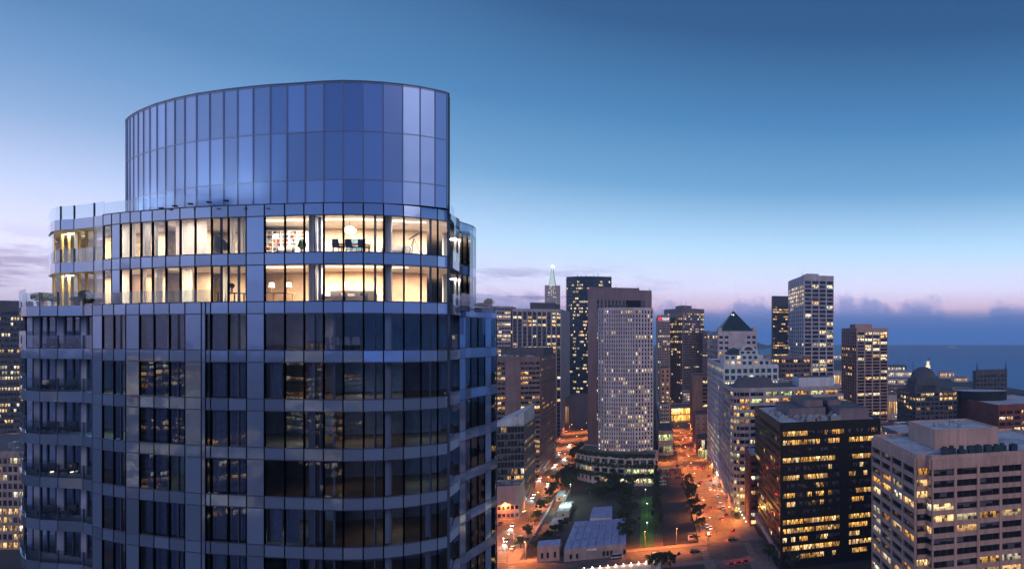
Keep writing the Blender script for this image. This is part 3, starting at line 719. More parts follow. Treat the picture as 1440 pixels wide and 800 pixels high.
# banded building with rounded corner and dark mansard
N = pix(1031, 362); zt = zat(548, 362)
cs = [N + D1*70, N + D1*9, N + D1*4+D2*1.0, N+D1*1.0+D2*4, N+D2*9, N+D2*62, N+D2*62+D1*62, N+D1*70+D2*5]
B = Bld('office_building', 'banded stone office building with rounded corner and dark mansard roof', [cs[0],cs[1],cs[2],cs[3],cs[4],cs[5],cs[6]], zt); B.core()
kw = dict(nfl=17, proud=.6, mats=('lit','litg','lity'), topband=.8, zb=3)
B.face(0, 14, pier=.12, span=.4, lit=.35, **kw)
for e in (1,2,3): B.face(e, 2, pier=.06, span=.46, lit=.35, **kw)
B.face(4, 6, pier=.16, span=.46, lit=.45, hot={16:.95,15:.6}, **kw)
B.done('concrete', 'roofgrey', .8)
mb = MB(); a = [N+D1*5+D2*3, N+D2*26+D1*5, N+D2*26+D1*30, N+D1*30+D2*3]; c_ = sum(a, Vector((0,0)))/4
mb.hexa([(*p,zt+.02) for p in a], [(*p.lerp(c_,.28),zt+5.5) for p in a]); B.part('mansard_roof', mb, 'slate')
mb = MB(); a = [N+D2*40+D1*8, N+D2*62+D1*8, N+D2*62+D1*26, N+D2*40+D1*26]; mb.prism(a, zt+.02, zt+5.6, 0, 1); B.part('roof_penthouse', mb, ['white','roofgrey'])
B.clutter(6,.1,.5,.5,.9,1.5)
# brick block
fp = [ground(1055,643,36), ground(1085,641,36)]; s_ = ground(1035,604,36); fp = [fp[0], fp[1], fp[1]+(s_-fp[0]), s_]
B = Bld('brick_building', 'red brick building with pale roof and dark red roof box beside the black office block', fp, 36); B.core()
B.face(3, 22, 9, pier=.42, span=.42, lit=.10, mats=('litw','lit'), topband=1.2); B.face(0, 3, 9, pier=.25, span=.5, lit=.35, mats=('litw','lit'), topband=1.2, spmi=0)
B.done('brick', 'roofpale', .9)
B.penthouse(.15,.9,.55,.86,4.5,'brick')

# twin towers by the bay
tower('residential_tower', 'dark slim tower with amber windows tucked behind the tall gridded tower', 1087, 800, 1085, 1113, 417, 'slate',
      dict(ncol=9, nfl=46, pier=.12, span=.45, lit=.38, mats=('lit','lity'), rowbias=.2, topband=12), None)
B = tower('gridded_tower', 'tallest pale gridded tower with bright upper side windows', 1131, 675, 1109, 1172, 388, 'pale',
      dict(ncol=4, nfl=36, pier=.16, span=.26, proud=.6, lit=.40, mats=('lit','litw'), rowbias=.03, topband=4.5, pairs=2), dict(ncol=8, nfl=36, pier=.3, span=.3, proud=.6, lit=.12, mats=('litw','lit'), topband=4.5, hot={34:1,33:1,32:1,31:1,30:.8}))
B.penthouse(.15,.55,.1,.4,3.0,'pale'); B.mast(.05,.2,6); B.mast(.4,.2,7)
B = tower('gridded_tower', 'shorter pale gridded tower with rooftop box standing before the bay', 1205, 690, 1184, 1248, 462, 'pinkish',
      dict(ncol=4, nfl=30, pier=.16, span=.26, proud=.6, lit=.42, mats=('lit','litw'), rowbias=.03, topband=3.5), dict(ncol=7, nfl=30, pier=.3, span=.3, proud=.6, lit=.14, mats=('lit','lity'), topband=3.5))
B.penthouse(.0,.55,.1,.45,4.6,'pinkish')
# polygonal brown block
c = pix(1113, 560); n = 8; fp = [c+Vector((math.cos(-math.pi+2*math.pi*(i+.5)/n), math.sin(-math.pi+2*math.pi*(i+.5)/n)))*17.6 for i in range(n)]
B = Bld('office_block', 'eight sided brown block with amber window bands before the tall towers', fp, zat(503,545)); B.core()
for e in range(0,4): B.face(e, 4, 20, pier=.15, span=.45, lit=.35, mats=('lity','lit'), topband=.8)
B.done('brown','roofpale',.6); 
# podium strips between towers
tower('low_building', 'low pale building with a lit top storey between the gridded towers', 1150, 545, 1140, 1186, 556, 'pale',
      dict(ncol=8, nfl=8, pier=.2, span=.4, lit=.5, mats=('lit','litw')), dict(ncol=4, nfl=8, pier=.2, span=.4, lit=.5))
tower('low_building', 'low lit arcade building at the foot of the shorter gridded tower', 1238, 560, 1226, 1262, 600, 'pinkish',
      dict(ncol=6, nfl=4, pier=.3, span=.35, lit=.8, mats=('lit','lity')), dict(ncol=4, nfl=4, pier=.3, span=.35, lit=.7))
# domed office
fp = gridbox(1288, 545, 1262, 1346); B = Bld('domed_office', 'dark stepped office building with rounded dome tops and amber windows', fp, zat(552,545)); B.core()
B.face(0, 9, 13, pier=.22, span=.42, lit=.30, mats=('lity','lit')); B.face(3, 6, 13, pier=.25, span=.42, lit=.18, mats=('lity','lit')); B.done('slate','roofgrey',.6)
z = B.z1; o = B.fp[0]; u = B.fp[1]-o; v = (B.fp[3]-o).normalized()*22
for (a, b_, zz) in ((.0,.62,6.0),(.04,.5,11.0)):
    mb = MB(); mb.prism([o+u*a+v*.1, o+u*b_+v*.1, o+u*b_+v, o+u*a+v], z+.01, z+zz); B.part('upper_storey', mb, 'slate')
for (t, rr, hh, zz) in ((.22, 8.5, 8, 8.5), (.40, 11.5, 11, 10)):
    c = o+u*t+v*(.5 if t < .3 else .9); mb = MB(); mb.lathe([(rr*math.cos(k*math.pi/16), hh*math.sin(k*math.pi/16)) for k in range(9)], 20, c=(c.x,c.y,z+zz)); B.part('dome', mb, 'slate', smooth=True)
B.mast(.12,.4,18,zb=z+8,r=.3)
# clock tower lit white
c = pix(1305, 900); o_ = wroot('clock_tower', (c.x,c.y,0), 'white floodlit clock tower with flag rising behind the dark dome', 'tower')
zt = zat(503, 900); M['floodlit'] = mat('floodlit_stone', (.7,.65,.5), .8, emit=(1,.82,.5), es=1.0)  # floodlighting put into the stone as its own emission
for (r0, z0, z1, nm) in ((4.5, 0, zat(521,900), 'shaft'), (3.3, zat(521,900), zat(514,900), 'belfry'), (2.0, zat(514,900), zat(508,900), 'cupola')):
    mb = MB(); mb.prism([c+Vector((r0,0)).xy if False else c+Vector((math.cos(a)*r0*1.2, math.sin(a)*r0*1.2)) for a in [math.pi/4+i*math.pi/2 for i in range(4)]], z0, z1-.3); mb.prism([c+Vector((math.cos(a)*r0*1.35, math.sin(a)*r0*1.35)) for a in [math.pi/4+i*math.pi/2 for i in range(4)]], z1-.6, z1); mb.build(nm, M['floodlit'], o_)
mb = MB(); mb.tube((c.x,c.y,zat(508,900)),(c.x,c.y,zt),.25,.1,6); mb.build('flagpole', M['blackmetal'], o_)
mb = MB(); mb.quad([(c.x,c.y,zt),(c.x+3.4,c.y+.5,zt-.3),(c.x+3.4,c.y+.5,zt-2),(c.x,c.y,zt-1.8)]); mb.build('flag', M['brick'], o_)
# castellated building
fp = gridbox(1373, 700, 1368, 1416); B = Bld('stone_building', 'grey castellated stone building with two corner spires in front of the bay', fp, zat(522,700)); B.core()
B.face(0, 9, 8, zb=20, pier=.4, span=.5, lit=0, topband=3); B.done('slate','roofgrey',.4)
f_ = B.fp; mb = MB(); d = f_[1]-f_[0]
for i in range(9): mb.bar(f_[0]+d*(i+.15)/9, f_[0]+d*(i+.85)/9, B.z1+.4, B.z1+2, .8, .2)
B.part('battlements', mb, 'slate')
for t in (.03,.97):
    c = f_[0]+d*t; mb = MB(); mb.lathe([(1.6,-6),(1.6,0),(.8,3),(.15,11),(.01,11.5)], 8, c=(c.x,c.y+1,B.z1)); B.part('spire', mb, 'slate')
# brick red building, front right edge
zt = 44; far = ground(1334,558,zt); near = ground(1404,571,zt)
dl = (far-near).normalized(); r_ = Vector((-dl.y,dl.x)); r_ = -r_ if r_.x < 0 else r_
B = Bld('brick_building', 'long dark red brick building with piered flank and lit upper windows', [near, near+r_*70, far+r_*70, far], zt); B.core()
B.face(3, 22, 9, pier=.35, span=.3, lit=.0, topband=6, win=False); B.face(0, 10, 9, pier=.2, span=.45, lit=.5, mats=('lit','litw'), topband=3); B.done('brick','roofpale',1)
mb = MB(); fl = B.fp[3]; nr = B.fp[0]
for i in range(22):
    t = (i+.5)/22; 
cx_ = near.lerp(far,.62)+r_*16; n = 18; mb = MB(); mb.prism([cx_+Vector((math.cos(a)*22, math.sin(a)*12)) for a in [2*math.pi*i/n for i in range(n)]], zt+.02, zt+8, 0, 1); B.part('round_plant_room', mb, ['dark','roofpale'])
# small white house block and low roofs
tower('low_building', 'small white building with dark square windows at the foot of the domed office', 1272, 470, 1257, 1290, 600, 'white',
      dict(ncol=5, nfl=4, pier=.4, span=.45, lit=.3), dict(ncol=5, nfl=4, pier=.4, span=.45, lit=.2))
tower('low_building', 'low grey building with white and teal roof beyond the pinkish office block', 1262, 400, 1240, 1300, 609, 'concrete',
      dict(ncol=7, nfl=4, pier=.3, span=.45, lit=.1), dict(ncol=5, nfl=4, pier=.3, span=.45, lit=.1), roof='roofpale')

# waterfront sheds
def shed(label, xa, xb, yb, yt, mats_, name='pier_shed', col='pale', lit=.95):
    Y = EYE*F/(yb-HY); a, b_ = pix(xa,Y), pix(xb,Y); B = Bld(name, label, [a, b_, b_+Vector((0,50)), a+Vector((0,50))], EYE-(yt-HY)*Y/F, 'building'); B.core()
    n = max(4, int((xb-xa)/2.5)); B.face(0, n, 1, pier=.3, span=.5, lit=lit, mats=mats_, rowbias=1); B.done(col,'roofgrey',.6); return B
sh_lit = dict()
shed('long waterfront shed with a pink lit front along the bay', 1246, 1288, 541, 533, ('lit','litw'))
shed('pier shed with pale rooftop behind the long pink lit shed', 1247, 1282, 531, 522, ('litw',), lit=.5)
shed('grey terminal building with stacked roofs at the waterside', 1246, 1275, 524, 514, ('litw',), col='slate', lit=.2)
shed('amber lit pier building seen between the dome and the castellated block', 1322, 1342, 532, 523, ('lit','lity'))
shed('small lit pier hut further along the amber pier', 1342, 1362, 537, 531, ('lity',))
shed('pale lit hall between the domed office and the castellated building', 1346, 1367, 557, 548, ('litw',))
shed('low lit waterfront hall seen between the two gridded towers', 1172, 1186, 506, 499, ('litw',), lit=1)
shed('orange lit wharf building between the gridded towers', 1172, 1186, 545, 522, ('lity','lit'))
shed('orange lit building behind the low arcade', 1247, 1262, 590, 556, ('lity','lit'))
shed('distant lit block beside the white stepped building', 1064, 1086, 530, 503, ('lit',), col='pinkish', lit=.5)
shed('second distant block with amber windows beside the white stepped building', 1078, 1092, 520, 498, ('lity',), col='tan', lit=.5)
shed('pale low block filling the end of the first avenue', 808, 824, 592, 563, ('lity','lit'), col='tan', lit=.8)
shed('mid rise block seen through the gap beside the brown office block', 780, 800, 606, 560, ('lit',), col='purple', lit=.3)

# ------------------------------------------------------------------ the glass tower
D0 = 44.0
def T(px, r): return Vector(((px-PX)/F*D0*r, D0*r))
def zT(y): return EYE + (HY-y)*D0/F
def interp(tab, x):
    for (a, ra), (b2, rb) in zip(tab, tab[1:]):
        if x <= b2: return ra + (rb-ra)*(x-a)/(b2-a)
    return tab[-1][1]
RB = [(118,1.128),(131,1.116),(145,1.102),(161,1.089),(178,1.077),(197,1.068),(217,1.059),(239,1.049),(261,1.040),(284,1.032),(322,1.024),(347,1.019),(372,1.014),(401,1.009),(428,1.005),(455,1.002),(483,1.0),(511,1.002),(540,1.007),(568,1.018),(592,1.031),(617,1.048),(631,1.06)]
RC = [(178,1.189),(181,1.172),(187,1.155),(195,1.138),(208,1.117),(222,1.099),(246,1.076),(276,1.055),(314,1.038),(347,1.026),(381,1.017),(404,1.013),(430,1.008),(455,1.003),(483,1.0),(511,1.002),(540,1.007),(567,1.015),(592,1.025),(612,1.037),(630,1.05)]
def B_(px, off=0.0): return T(px, interp(RB, px)+off)
def C_(px, off=0.0): return T(px, interp(RC, px)+off)
tc_ = T(400, 1.3)
tw = wroot('glass_tower', (tc_.x, tc_.y, 0), 'curved blue glass residential tower with oval glass crown and two brightly lit upper floors', 'skyscraper')
def panelmat(name, base, rough, ior, coat=0.0, wav=.015, metal=0.0):
    m = bpy.data.materials.new(name); m.use_nodes = True; t = m.node_tree; q = NT(t); b = t.nodes['Principled BSDF']
    at = q.n('ShaderNodeAttribute', attribute_name='rnd').outputs['Fac']
    k = q.m('ADD', .80, q.m('MULTIPLY', at, .4))
    t.links.new(q.n('ShaderNodeVectorMath', {0: base, 3: k}, operation='SCALE').outputs[0], b.inputs['Base Color'])
    b.inputs['Roughness'].default_value = rough; b.inputs['IOR'].default_value = ior; b.inputs['Metallic'].default_value = metal
    g = q.n('ShaderNodeNewGeometry'); n = q.n('ShaderNodeTexNoise', {'Vector': g.outputs['Position'], 'Scale': .55, 'Detail': 1.5})
    t.links.new(q.n('ShaderNodeBump', {'Strength': 1.0, 'Distance': wav, 'Height': n.outputs[0]}).outputs[0], b.inputs['Normal'])
    return m
M['crown'] = panelmat('crown_glass', (.27,.42,.72), .30, 1.7, metal=.62)
M['spandrel'] = panelmat('spandrel_glass', (.30,.42,.64), .07, 1.7, metal=.58)
M['mullion'] = mat('dark_mullion', (.05,.07,.13), .4, var=0); M['crownmull'] = mat('crown_mullion', (.26,.34,.52), .35, metal=.4, var=0)
M['crowncap'] = mat('crown_rim', (.12,.16,.27), .4, var=0)
def glassmat(name, tint, ior=1.75, wav=.0025, add=0.0):
    m = bpy.data.materials.new(name); m.use_nodes = True; t = m.node_tree; t.nodes.clear(); q = NT(t)
    g = q.n('ShaderNodeNewGeometry'); n = q.n('ShaderNodeTexNoise', {'Vector': g.outputs['Position'], 'Scale': .6, 'Detail': 2.0})
    bp = q.n('ShaderNodeBump', {'Strength': 1.0, 'Distance': wav, 'Height': n.outputs[0]}).outputs[0]
    fr = q.n('ShaderNodeFresnel', {0: ior, 1: bp}).outputs[0]
    gl = q.n('ShaderNodeBsdfGlossy', {0: (.85,.92,1,1), 1: 0.01, 'Normal': bp}); tr = q.n('ShaderNodeBsdfTransparent', {0: tuple(tint)+(1,)})
    mx = q.n('ShaderNodeMixShader', {0: q.m('ADD', fr, add, clamp=True), 1: tr.outputs[0], 2: gl.outputs[0]})
    t.links.new(mx.outputs[0], q.n('ShaderNodeOutputMaterial').inputs[0]); return m
M['glass'] = glassmat('tower_window_glass', (.72,.80,.92), 1.65, add=.025)
M['clearglass'] = glassmat('clear_glass', (.90,.95,.97), 1.5)
M['balglass'] = glassmat('balustrade_glass', (.66,.78,.86), 1.9)
M['intwall'] = mat('interior_wall', (.60,.44,.30), .8, var=.14, scale=1.5)
M['intwall2'] = mat('interior_tile_wall', (.62,.46,.28), .6, var=.4, scale=3.5)
M['intdark'] = mat('unlit_interior_wall', (.40,.45,.62), .9, var=.2, scale=.7)  # dim bluish light of the unlit rooms put into the wall colour
M['ceiling'] = mat('white_ceiling', (.75,.72,.68), .8, var=.03)
M['intfloor'] = mat('oak_floor', (.30,.19,.11), .5, var=.2, scale=2)
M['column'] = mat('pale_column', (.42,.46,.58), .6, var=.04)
def clothmat(name, col):
    m = mat(name, col, .9, var=.1, scale=3); t = m.node_tree; q = NT(t); b = t.nodes['Principled BSDF']
    tl = q.n('ShaderNodeBsdfTranslucent', {0: tuple(col)+(1,)}); mx = q.n('ShaderNodeMixShader', {0: .6, 1: b.outputs[0], 2: tl.outputs[0]})
    t.links.new(mx.outputs[0], t.nodes['Material Output'].inputs[0]); return m
M['curtain'] = clothmat('sheer_curtain', (.80,.74,.66))
M['curtaindark'] = mat('grey_curtain', (.34,.40,.58), .9, var=.12, scale=3)
M['fabric'] = mat('white_upholstery', (.65,.62,.58), .9, var=.05, scale=4)
M['chairblue'] = mat('grey_blue_upholstery', (.06,.07,.12), .9, var=.05, scale=4)
M['shade'] = mat('lamp_shade', (.9,.85,.7), .8, var=0, emit=(1,.86,.6), es=2.2)
M['brassy'] = mat('brass', (.5,.35,.15), .35, metal=.8, var=0)

# crown
cpx = [178.5,180.5,184,189,195.5,203,212,222,234,247,261,277.5,296,315.5,335,357,381,404.5,430,456,483,511.5,539.5,567,591.5,612.5,629]
yl = [116, 184, 252, 285]
def thickquad(p, q, z0, z1, th=.04, mi=0, r=0.0, b=None):
    mb = b or MB(); d = (q-p).normalized(); n = Vector((d.y,-d.x)); P = [p+n*th, q+n*th, q, p]
    return mb.hexa([(u.x,u.y,z0) for u in P], [(u.x,u.y,z1) for u in P], mi, r)
fm = MB()
for i in range(len(cpx)-1):
    a, b_ = C_(cpx[i]), C_(cpx[i+1])
    for j in range(3):
        z1, z0 = zT(yl[j]), zT(yl[j+1])
        thickquad(a, b_, z0+.03, z1-.03, r=R.random()).build('crown_panel', M['crown'], tw)
    for y in yl[:3]:
        fm.bar(a, b_, zT(y)-.04, zT(y)+.04, .02, .07)
for x in cpx:
    a = C_(x); n = Vector((.0,-1)); h = .03
    fm.box(a.x-h, a.x+h, a.y-.09, a.y+.05, zT(285), zT(116)+.05)
fm.build('crown_mullions', M['crownmull'], tw)
rim = MB(); 
rear = [T(630,1.05), T(618,1.35), T(560,1.62), T(440,1.72), T(300,1.62), T(215,1.45), T(182,1.28), T(178.5,1.189)]
for i in range(len(cpx)-1): rim.bar(C_(cpx[i]), C_(cpx[i+1]), zT(116)+.05, zT(116)+.13, .5, .10)
for a, b_ in zip(rear, rear[1:]): rim.bar(a, b_, zT(116)+.05, zT(116)+.13, .5, .1)
rim.build('crown_rim', M['crowncap'], tw)
bk = MB()
for a, b_ in zip(rear, rear[1:]): bk.bar(a, b_, zT(285), zT(116), .05, .0)
bk.prism([C_(x) for x in cpx]+rear[1:-1], zT(140)-.1, zT(140))
bk.build('crown_rear_wall', M['crowncap'], tw)
bk = MB()
for i in range(len(cpx)-1): bk.bar(C_(cpx[i]), C_(cpx[i+1]), zT(284), zT(120), .30, -.22)
bk.build('crown_inner_lining', M['crowncap'], tw)

# storeys
levels = [285]                                     # spandrel tops in tower pixels: 285,354,423,...
while levels[-1] < 1120: levels.append(levels[-1]+69.2)
UP = [146,158,170,184,199,215,234,254,275,298,321.5,347,372.5,401,428,455.5,483,511.5,540,568,592,615.5,631]
LO = [131,145,161,178,197,217.5,239,261,284,'slot',297,322,347.5,372.5,401,428,455.5,483,511.5,540,568,592,615.5,631]
solidU = {158, 347}; solidL = {131, 178, 261, 347.5}
spans, glasses, solids = [], [], []
mull = MB()
RS = [(646,1.18),(654,1.20),(662,1.225),(672,1.25),(682,1.275),(690,1.30),(698,1.33)]
RSU = [(643,1.16),(650,1.18),(657,1.195),(664,1.215),(668,1.24)]
def storey(i):
    y = levels[i]; up = i < 2
    zs1, zs0 = zT(y), zT(y+17); zw0 = zT(levels[i]+69.2)
    pts = []
    src = UP if up else LO
    segs = []
    prev = None
    for k, x in enumerate(src):
        if x == 'slot':
            segs.append((B_(284), B_(290), 'slot')); segs.append((B_(290), B_(297), 'gap')); prev = None; continue
        if prev is not None: segs.append((B_(prev), B_(x), prev))
        prev = x
    side = RSU if up else RS
    for (xa, ra), (xb, rb) in zip(side, side[1:]): segs.append((T(xa,ra), T(xb,rb), 'side%d' % int(xa)))
    for a, b_, kx in segs:
        if (b_-a).length < .05: continue
        spans.append((a, b_, zs0+.03, zs1-.03))
        sol = (kx in solidU) if up else (kx in solidL)
        if kx == 'slot': sol = True
        if isinstance(kx, str) and kx.startswith('side') and not up and int(kx[4:]) in (646, 682): sol = True
        (solids if sol else glasses).append((a, b_, zw0+.03, zs0-.03))
        mull.bar(a, b_, zs0-.035, zs0+.035, .05, .06); mull.bar(a, b_, zs1-.035, zs1+.035, .05, .06)
        for p in (a, b_):
            mull.box(p.x-.032, p.x+.032, p.y-.06, p.y+.06, zw0, zs1)
        if kx in (428, 511.5, 161, 239, 322, 592, 298, 321.5) :
            m_ = a.lerp(b_, .55); mull.box(m_.x-.035, m_.x+.035, m_.y-.04, m_.y+.10, zw0, zs0)
for i in range(len(levels)-1): storey(i)
def emit_panels(lst, name, m, cap=100):
    def area(t):
        a, b_ = proj((t[0].x,t[0].y,t[2])), proj((t[1].x,t[1].y,t[3]))
        if b_[1] > 820 or a[1] > 840: return 0
        return abs(a[0]-b_[0])*abs(a[1]-b_[1])
    lst = sorted(lst, key=area, reverse=True)
    for t in lst[:cap]:
        thickquad(*t, r=R.random()).build(name, m, tw)
    if lst[cap:]:
        mb = MB()
        for t in lst[cap:]: thickquad(*t, r=R.random(), b=mb)
        o = mb.build(name+'s', m, tw); o['kind'] = 'stuff'
emit_panels(spans, 'spandrel_panel', M['spandrel']); emit_panels(solids, 'solid_panel', M['spandrel'])
def emit_glass(lst):
    def area(t):
        a, b_ = proj((t[0].x,t[0].y,t[2])), proj((t[1].x,t[1].y,t[3]))
        return 0 if b_[1] > 800 else abs(a[0]-b_[0])*abs(a[1]-b_[1])
    lst = sorted(lst, key=area, reverse=True)
    for t in lst[:100]:
        a, b_, z0, z1 = t; lit_ = z0 > zT(425)
        e4 = [R.uniform(-.008,.008) for _ in range(3)]; e4.append(e4[0]+e4[2]-e4[1])
        MB().quad([(a.x,a.y+e4[0],z0),(b_.x,b_.y+e4[1],z0),(b_.x,b_.y+e4[2],z1),(a.x,a.y+e4[3],z1)]).build('window', M['clearglass'] if lit_ else M['glass'], tw)
    mb = MB()
    for a, b_, z0, z1 in lst[100:]:
        mb.quad([(a.x,a.y,z0),(b_.x,b_.y,z0),(b_.x,b_.y,z1),(a.x,a.y,z1)], 1 if z0 > zT(425) else 0)
    o = mb.build('windows', [M['glass'], M['clearglass']], tw); o['kind'] = 'stuff'
emit_glass(glasses)
mull.build('facade_mullions', M['mullion'], tw)
# right hand end fin
fn = MB(); p = T(631,1.06); fn.box(p.x-.04, p.x+.05, p.y-.12, p.y+.06, zT(1100), zT(116)); fn.build('end_fin', M['mullion'], tw)

# floor slabs, ceilings and inner walls
def outline(up):
    f = [B_(x, .006) for x in ((146,170,199,234,275,321.5,372.5,428,483,540,592,631) if up else (131,161,197,239,282))]
    if not up: f += [B_(290,.010), B_(297,.010)] + [B_(x,.006) for x in (322,372.5,428,483,540,592,631)]
    s_ = [T(x, r+.006) for x, r in (RSU if up else RS)]
    s_ = [T(639, 1.17)] + [p+Vector((-.12,.05)) for p in s_]
    back = [T(690 if not up else 655, 1.62), T(560,1.85), T(380,1.9), T(230,1.7), T(150 if up else 128, 1.42)]
    return f + s_ + back
for i, y in enumerate(levels[:-1]):
    mb = MB(); mb.prism(outline(i < 2 and i > 0 or i == 0), zT(y+15), zT(y+2), 0, 1)
    mb.build('floor_slab', [M['ceiling'], M['intfloor']], tw)
iw = MB()                                           # lit storeys' inner walls, with doors' worth of partitions
def inner(mb, y0, y1, dr, xs, mi=0):
    for a, b_ in zip(xs, xs[1:]): mb.bar(B_(a, dr), B_(b_, dr), zT(y1)+.02, zT(y0)-.02, .1, 0, mi)
for li, (y0, y1) in enumerate(((300,356),(369.2,425))):
    a = MB(); inner(a, y0, y1, .13, (146,184,234,275,298)); a.build('inner_wall', M['intwall'] if li else M['intwall2'], tw)
    a = MB(); inner(a, y0, y1, .16, (298,347,401,455)); a.build('inner_wall', M['intwall2'] if li == 0 else M['intwall'], tw)
    a = MB(); inner(a, y0, y1, .14, (455,511,568,600)); a.build('inner_wall', M['intwall'], tw)
    for x in (158, 234, 359, 540):
        a = MB(); a.bar(B_(x,.012), B_(x,.16), zT(y1)+.02, zT(y0)-.02, .06, .06); a.build('partition', M['ceiling'], tw)
    a = MB(); a.bar(T(646,1.19)+Vector((-1.3,0)), T(668,1.25)+Vector((-1.3,0)), zT(y1)+.02, zT(y0)-.02, .1, 0); a.build('inner_wall', M['ceiling'], tw)
a = MB()
for y in levels[2:-1]:
    inner(a, y+15, y+71, .13, (131,197,284)); inner(a, y+15, y+71, .15, (297,372,483,592,620))
    for x in (197, 300, 360, 470, 568): a.bar(B_(x,.02), B_(x,.16), zT(y+71)+.02, zT(y+15)-.02, .06, .06)
    a.bar(T(646,1.18)+Vector((-2.5,1)), T(698,1.33)+Vector((-2.5,1)), zT(y+71), zT(y+15), .1, 0)
a.build('unlit_inner_walls', M['intdark'], tw)
for x in (441, 545):
    for (ya, yb, m_) in ((300,356,'column'),(369.2,425,'column')) + tuple((y+15, y+71, 'column') for y in levels[2:9]):
        p = B_(x,.022); a = MB(); a.tube((p.x,p.y,zT(yb)),(p.x,p.y,zT(ya)),.27,.27,16); 
        if x == 441: p2 = B_(451,.03); a.box(p2.x-.12,p2.x+.12,p2.y-.1,p2.y+.1,zT(yb),zT(ya))
        a.build('column', M[m_], tw, smooth=False)
# lower shaft to the street and rear skin
sh = MB(); o2 = outline(False); sh.prism(o2, 0, zT(levels[-1])-.1)
sh.build('lower_shaft', M['spandrel'], tw)
rs = MB()
for a, b_ in zip(outline(False)[-5:], outline(False)[-4:]): rs.bar(b_, a, zT(levels[-1]), zT(423), .1, 0)
u_ = outline(True)
for a, b_ in zip(u_[-5:], u_[-4:]): rs.bar(b_, a, zT(423), zT(285), .1, 0)
a, b_ = T(698,1.335)+Vector((-.12,.05)), T(690,1.62); rs.bar(a, b_, zT(levels[-1]), zT(423), .1, 0)
a, b_ = T(668,1.25), T(655,1.62); rs.bar(a, b_, zT(423), zT(285), .1, 0)
rs.build('rear_wall', M['spandrel'], tw)
# returns of the slot between main front and flank
rt = MB()
rt.bar(T(631,1.065), T(638,1.165), zT(levels[-1]), zT(285), .1, 0); rt.build('return_wall', M['spandrel'], tw)

# balconies at the west end
BL = [(28,1.24),(31,1.19),(38,1.165),(57,1.152),(82,1.146),(116,1.138),(131,1.118)]
BU = [(69,1.22),(72,1.175),(78,1.155),(86,1.147),(105,1.14),(133,1.118),(147,1.102)]
def balcony(tab, y, inner_r, lit_, z_top_bal=True):
    z1, z0 = zT(y), zT(y+16.5)
    for (xa, ra), (xb, rb) in zip(tab, tab[1:]):
        a, b_ = T(xa,ra), T(xb,rb); thickquad(a, b_, z0, z1, r=R.random()).build('balcony_band', M['spandrel'], tw)
        if z_top_bal:
            m_ = MB(); m_.quad([(a.x,a.y,z1+.04),(b_.x,b_.y,z1+.04),(b_.x,b_.y,z1+1.05),(a.x,a.y,z1+1.05)]); m_.build('balustrade', M['balglass'], tw)
    mb = MB(); f = [T(x, r+.003) for x, r in tab]; mb.prism(f + [T(tab[-1][0]+6, tab[-1][1]+.12), T(tab[0][0]+22, inner_r+.12)], z0+.02, z1-.02)
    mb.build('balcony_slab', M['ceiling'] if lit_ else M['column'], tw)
    for x in ([57,82,118] if tab is BL else [86,105,133]):
        p = T(x, interp(tab, x)); a = MB(); a.box(p.x-.03,p.x+.03,p.y-.06,p.y+.02,z0,z1+1.05); a.build('balcony_post', M['mullion'], tw)
for i, y in enumerate(levels[:-1]):
    if i < 2: balcony(BU, y, 1.25, True)
    else: balcony(BL, y, 1.30, False)
    # the set back glazing behind the balcony
    up = i < 2
    xs = [76,88,97,104,112,122,134,146] if up else [36,48,58,68,80,92,104,114,124,133]
    r0 = 1.20 if up else 1.225
    ya, yb = y+16.5, y+69.2
    fr = MB()
    for k, (xa, xb) in enumerate(zip(xs, xs[1:])):
        ra = r0 - .06*max(0,(xa-xs[0])/(xs[-1]-xs[0])); rb_ = r0 - .06*max(0,(xb-xs[0])/(xs[-1]-xs[0]))
        a, b_ = T(xa,ra), T(xb,rb_)
        if up:
            (MB().quad([(a.x,a.y,zT(yb)+.02),(b_.x,b_.y,zT(yb)+.02),(b_.x,b_.y,zT(ya)-.02),(a.x,a.y,zT(ya)-.02)]) if k != 3 else thickquad(a,b_,zT(yb)+.02,zT(ya)-.02)).build('balcony_door' , M['clearglass'] if k != 3 else M['ceiling'], tw)
        else:
            if k % 3 == 1: thickquad(a, b_, zT(yb)+.02, zT(ya)-.02).build('balcony_wall_panel', M['column'] if i % 2 else M['intdark'], tw)
            else: MB().quad([(a.x,a.y,zT(yb)+.02),(b_.x,b_.y,zT(yb)+.02),(b_.x,b_.y,zT(ya)-.02),(a.x,a.y,zT(ya)-.02)]).build('balcony_door', M['glass'], tw)
        fr.box(a.x-.05,a.x+.05,a.y-.08,a.y+.05,zT(yb),zT(ya))
    fr.build('balcony_door_frame', M['mullion'] if not up else M['brassy'], tw)
    a, b_ = T(xs[0]-4, r0+.02), T(xs[-1], r0+.12)
    w_ = MB(); w_.bar(T(xs[0], r0+.10), T(xs[-1], r0+.06), zT(yb), zT(ya), .1, 0); w_.build('inner_wall', M['intwall'] if up else M['intdark'], tw)
# glass wind screen at the west edge of each balcony
for i, y in enumerate(levels[2:-1]):
    a, b_ = T(28,1.24), T(37.5,1.168)
    MB().quad([(a.x,a.y-.05,zT(y+16)),(b_.x,b_.y-.05,zT(y+16)),(b_.x,b_.y-.05,zT(y)+1.4),(a.x,a.y-.05,zT(y)+1.4)]).build('wind_screen', M['balglass'], tw)
MB().quad([(*T(69,1.22),zT(370)),(*T(75.5,1.16),zT(370)),(*T(75.5,1.16),zT(302)),(*T(69,1.22),zT(302))]).build('wind_screen', M['clearglass'], tw)
for i in (0,1):
    MB().quad([(*T(133,1.115),zT(levels[i]+69)),(*T(146,1.10),zT(levels[i]+69)),(*T(146,1.10),zT(levels[i]+17)),(*T(133,1.115),zT(levels[i]+17))]).build('window', M['clearglass'], tw)
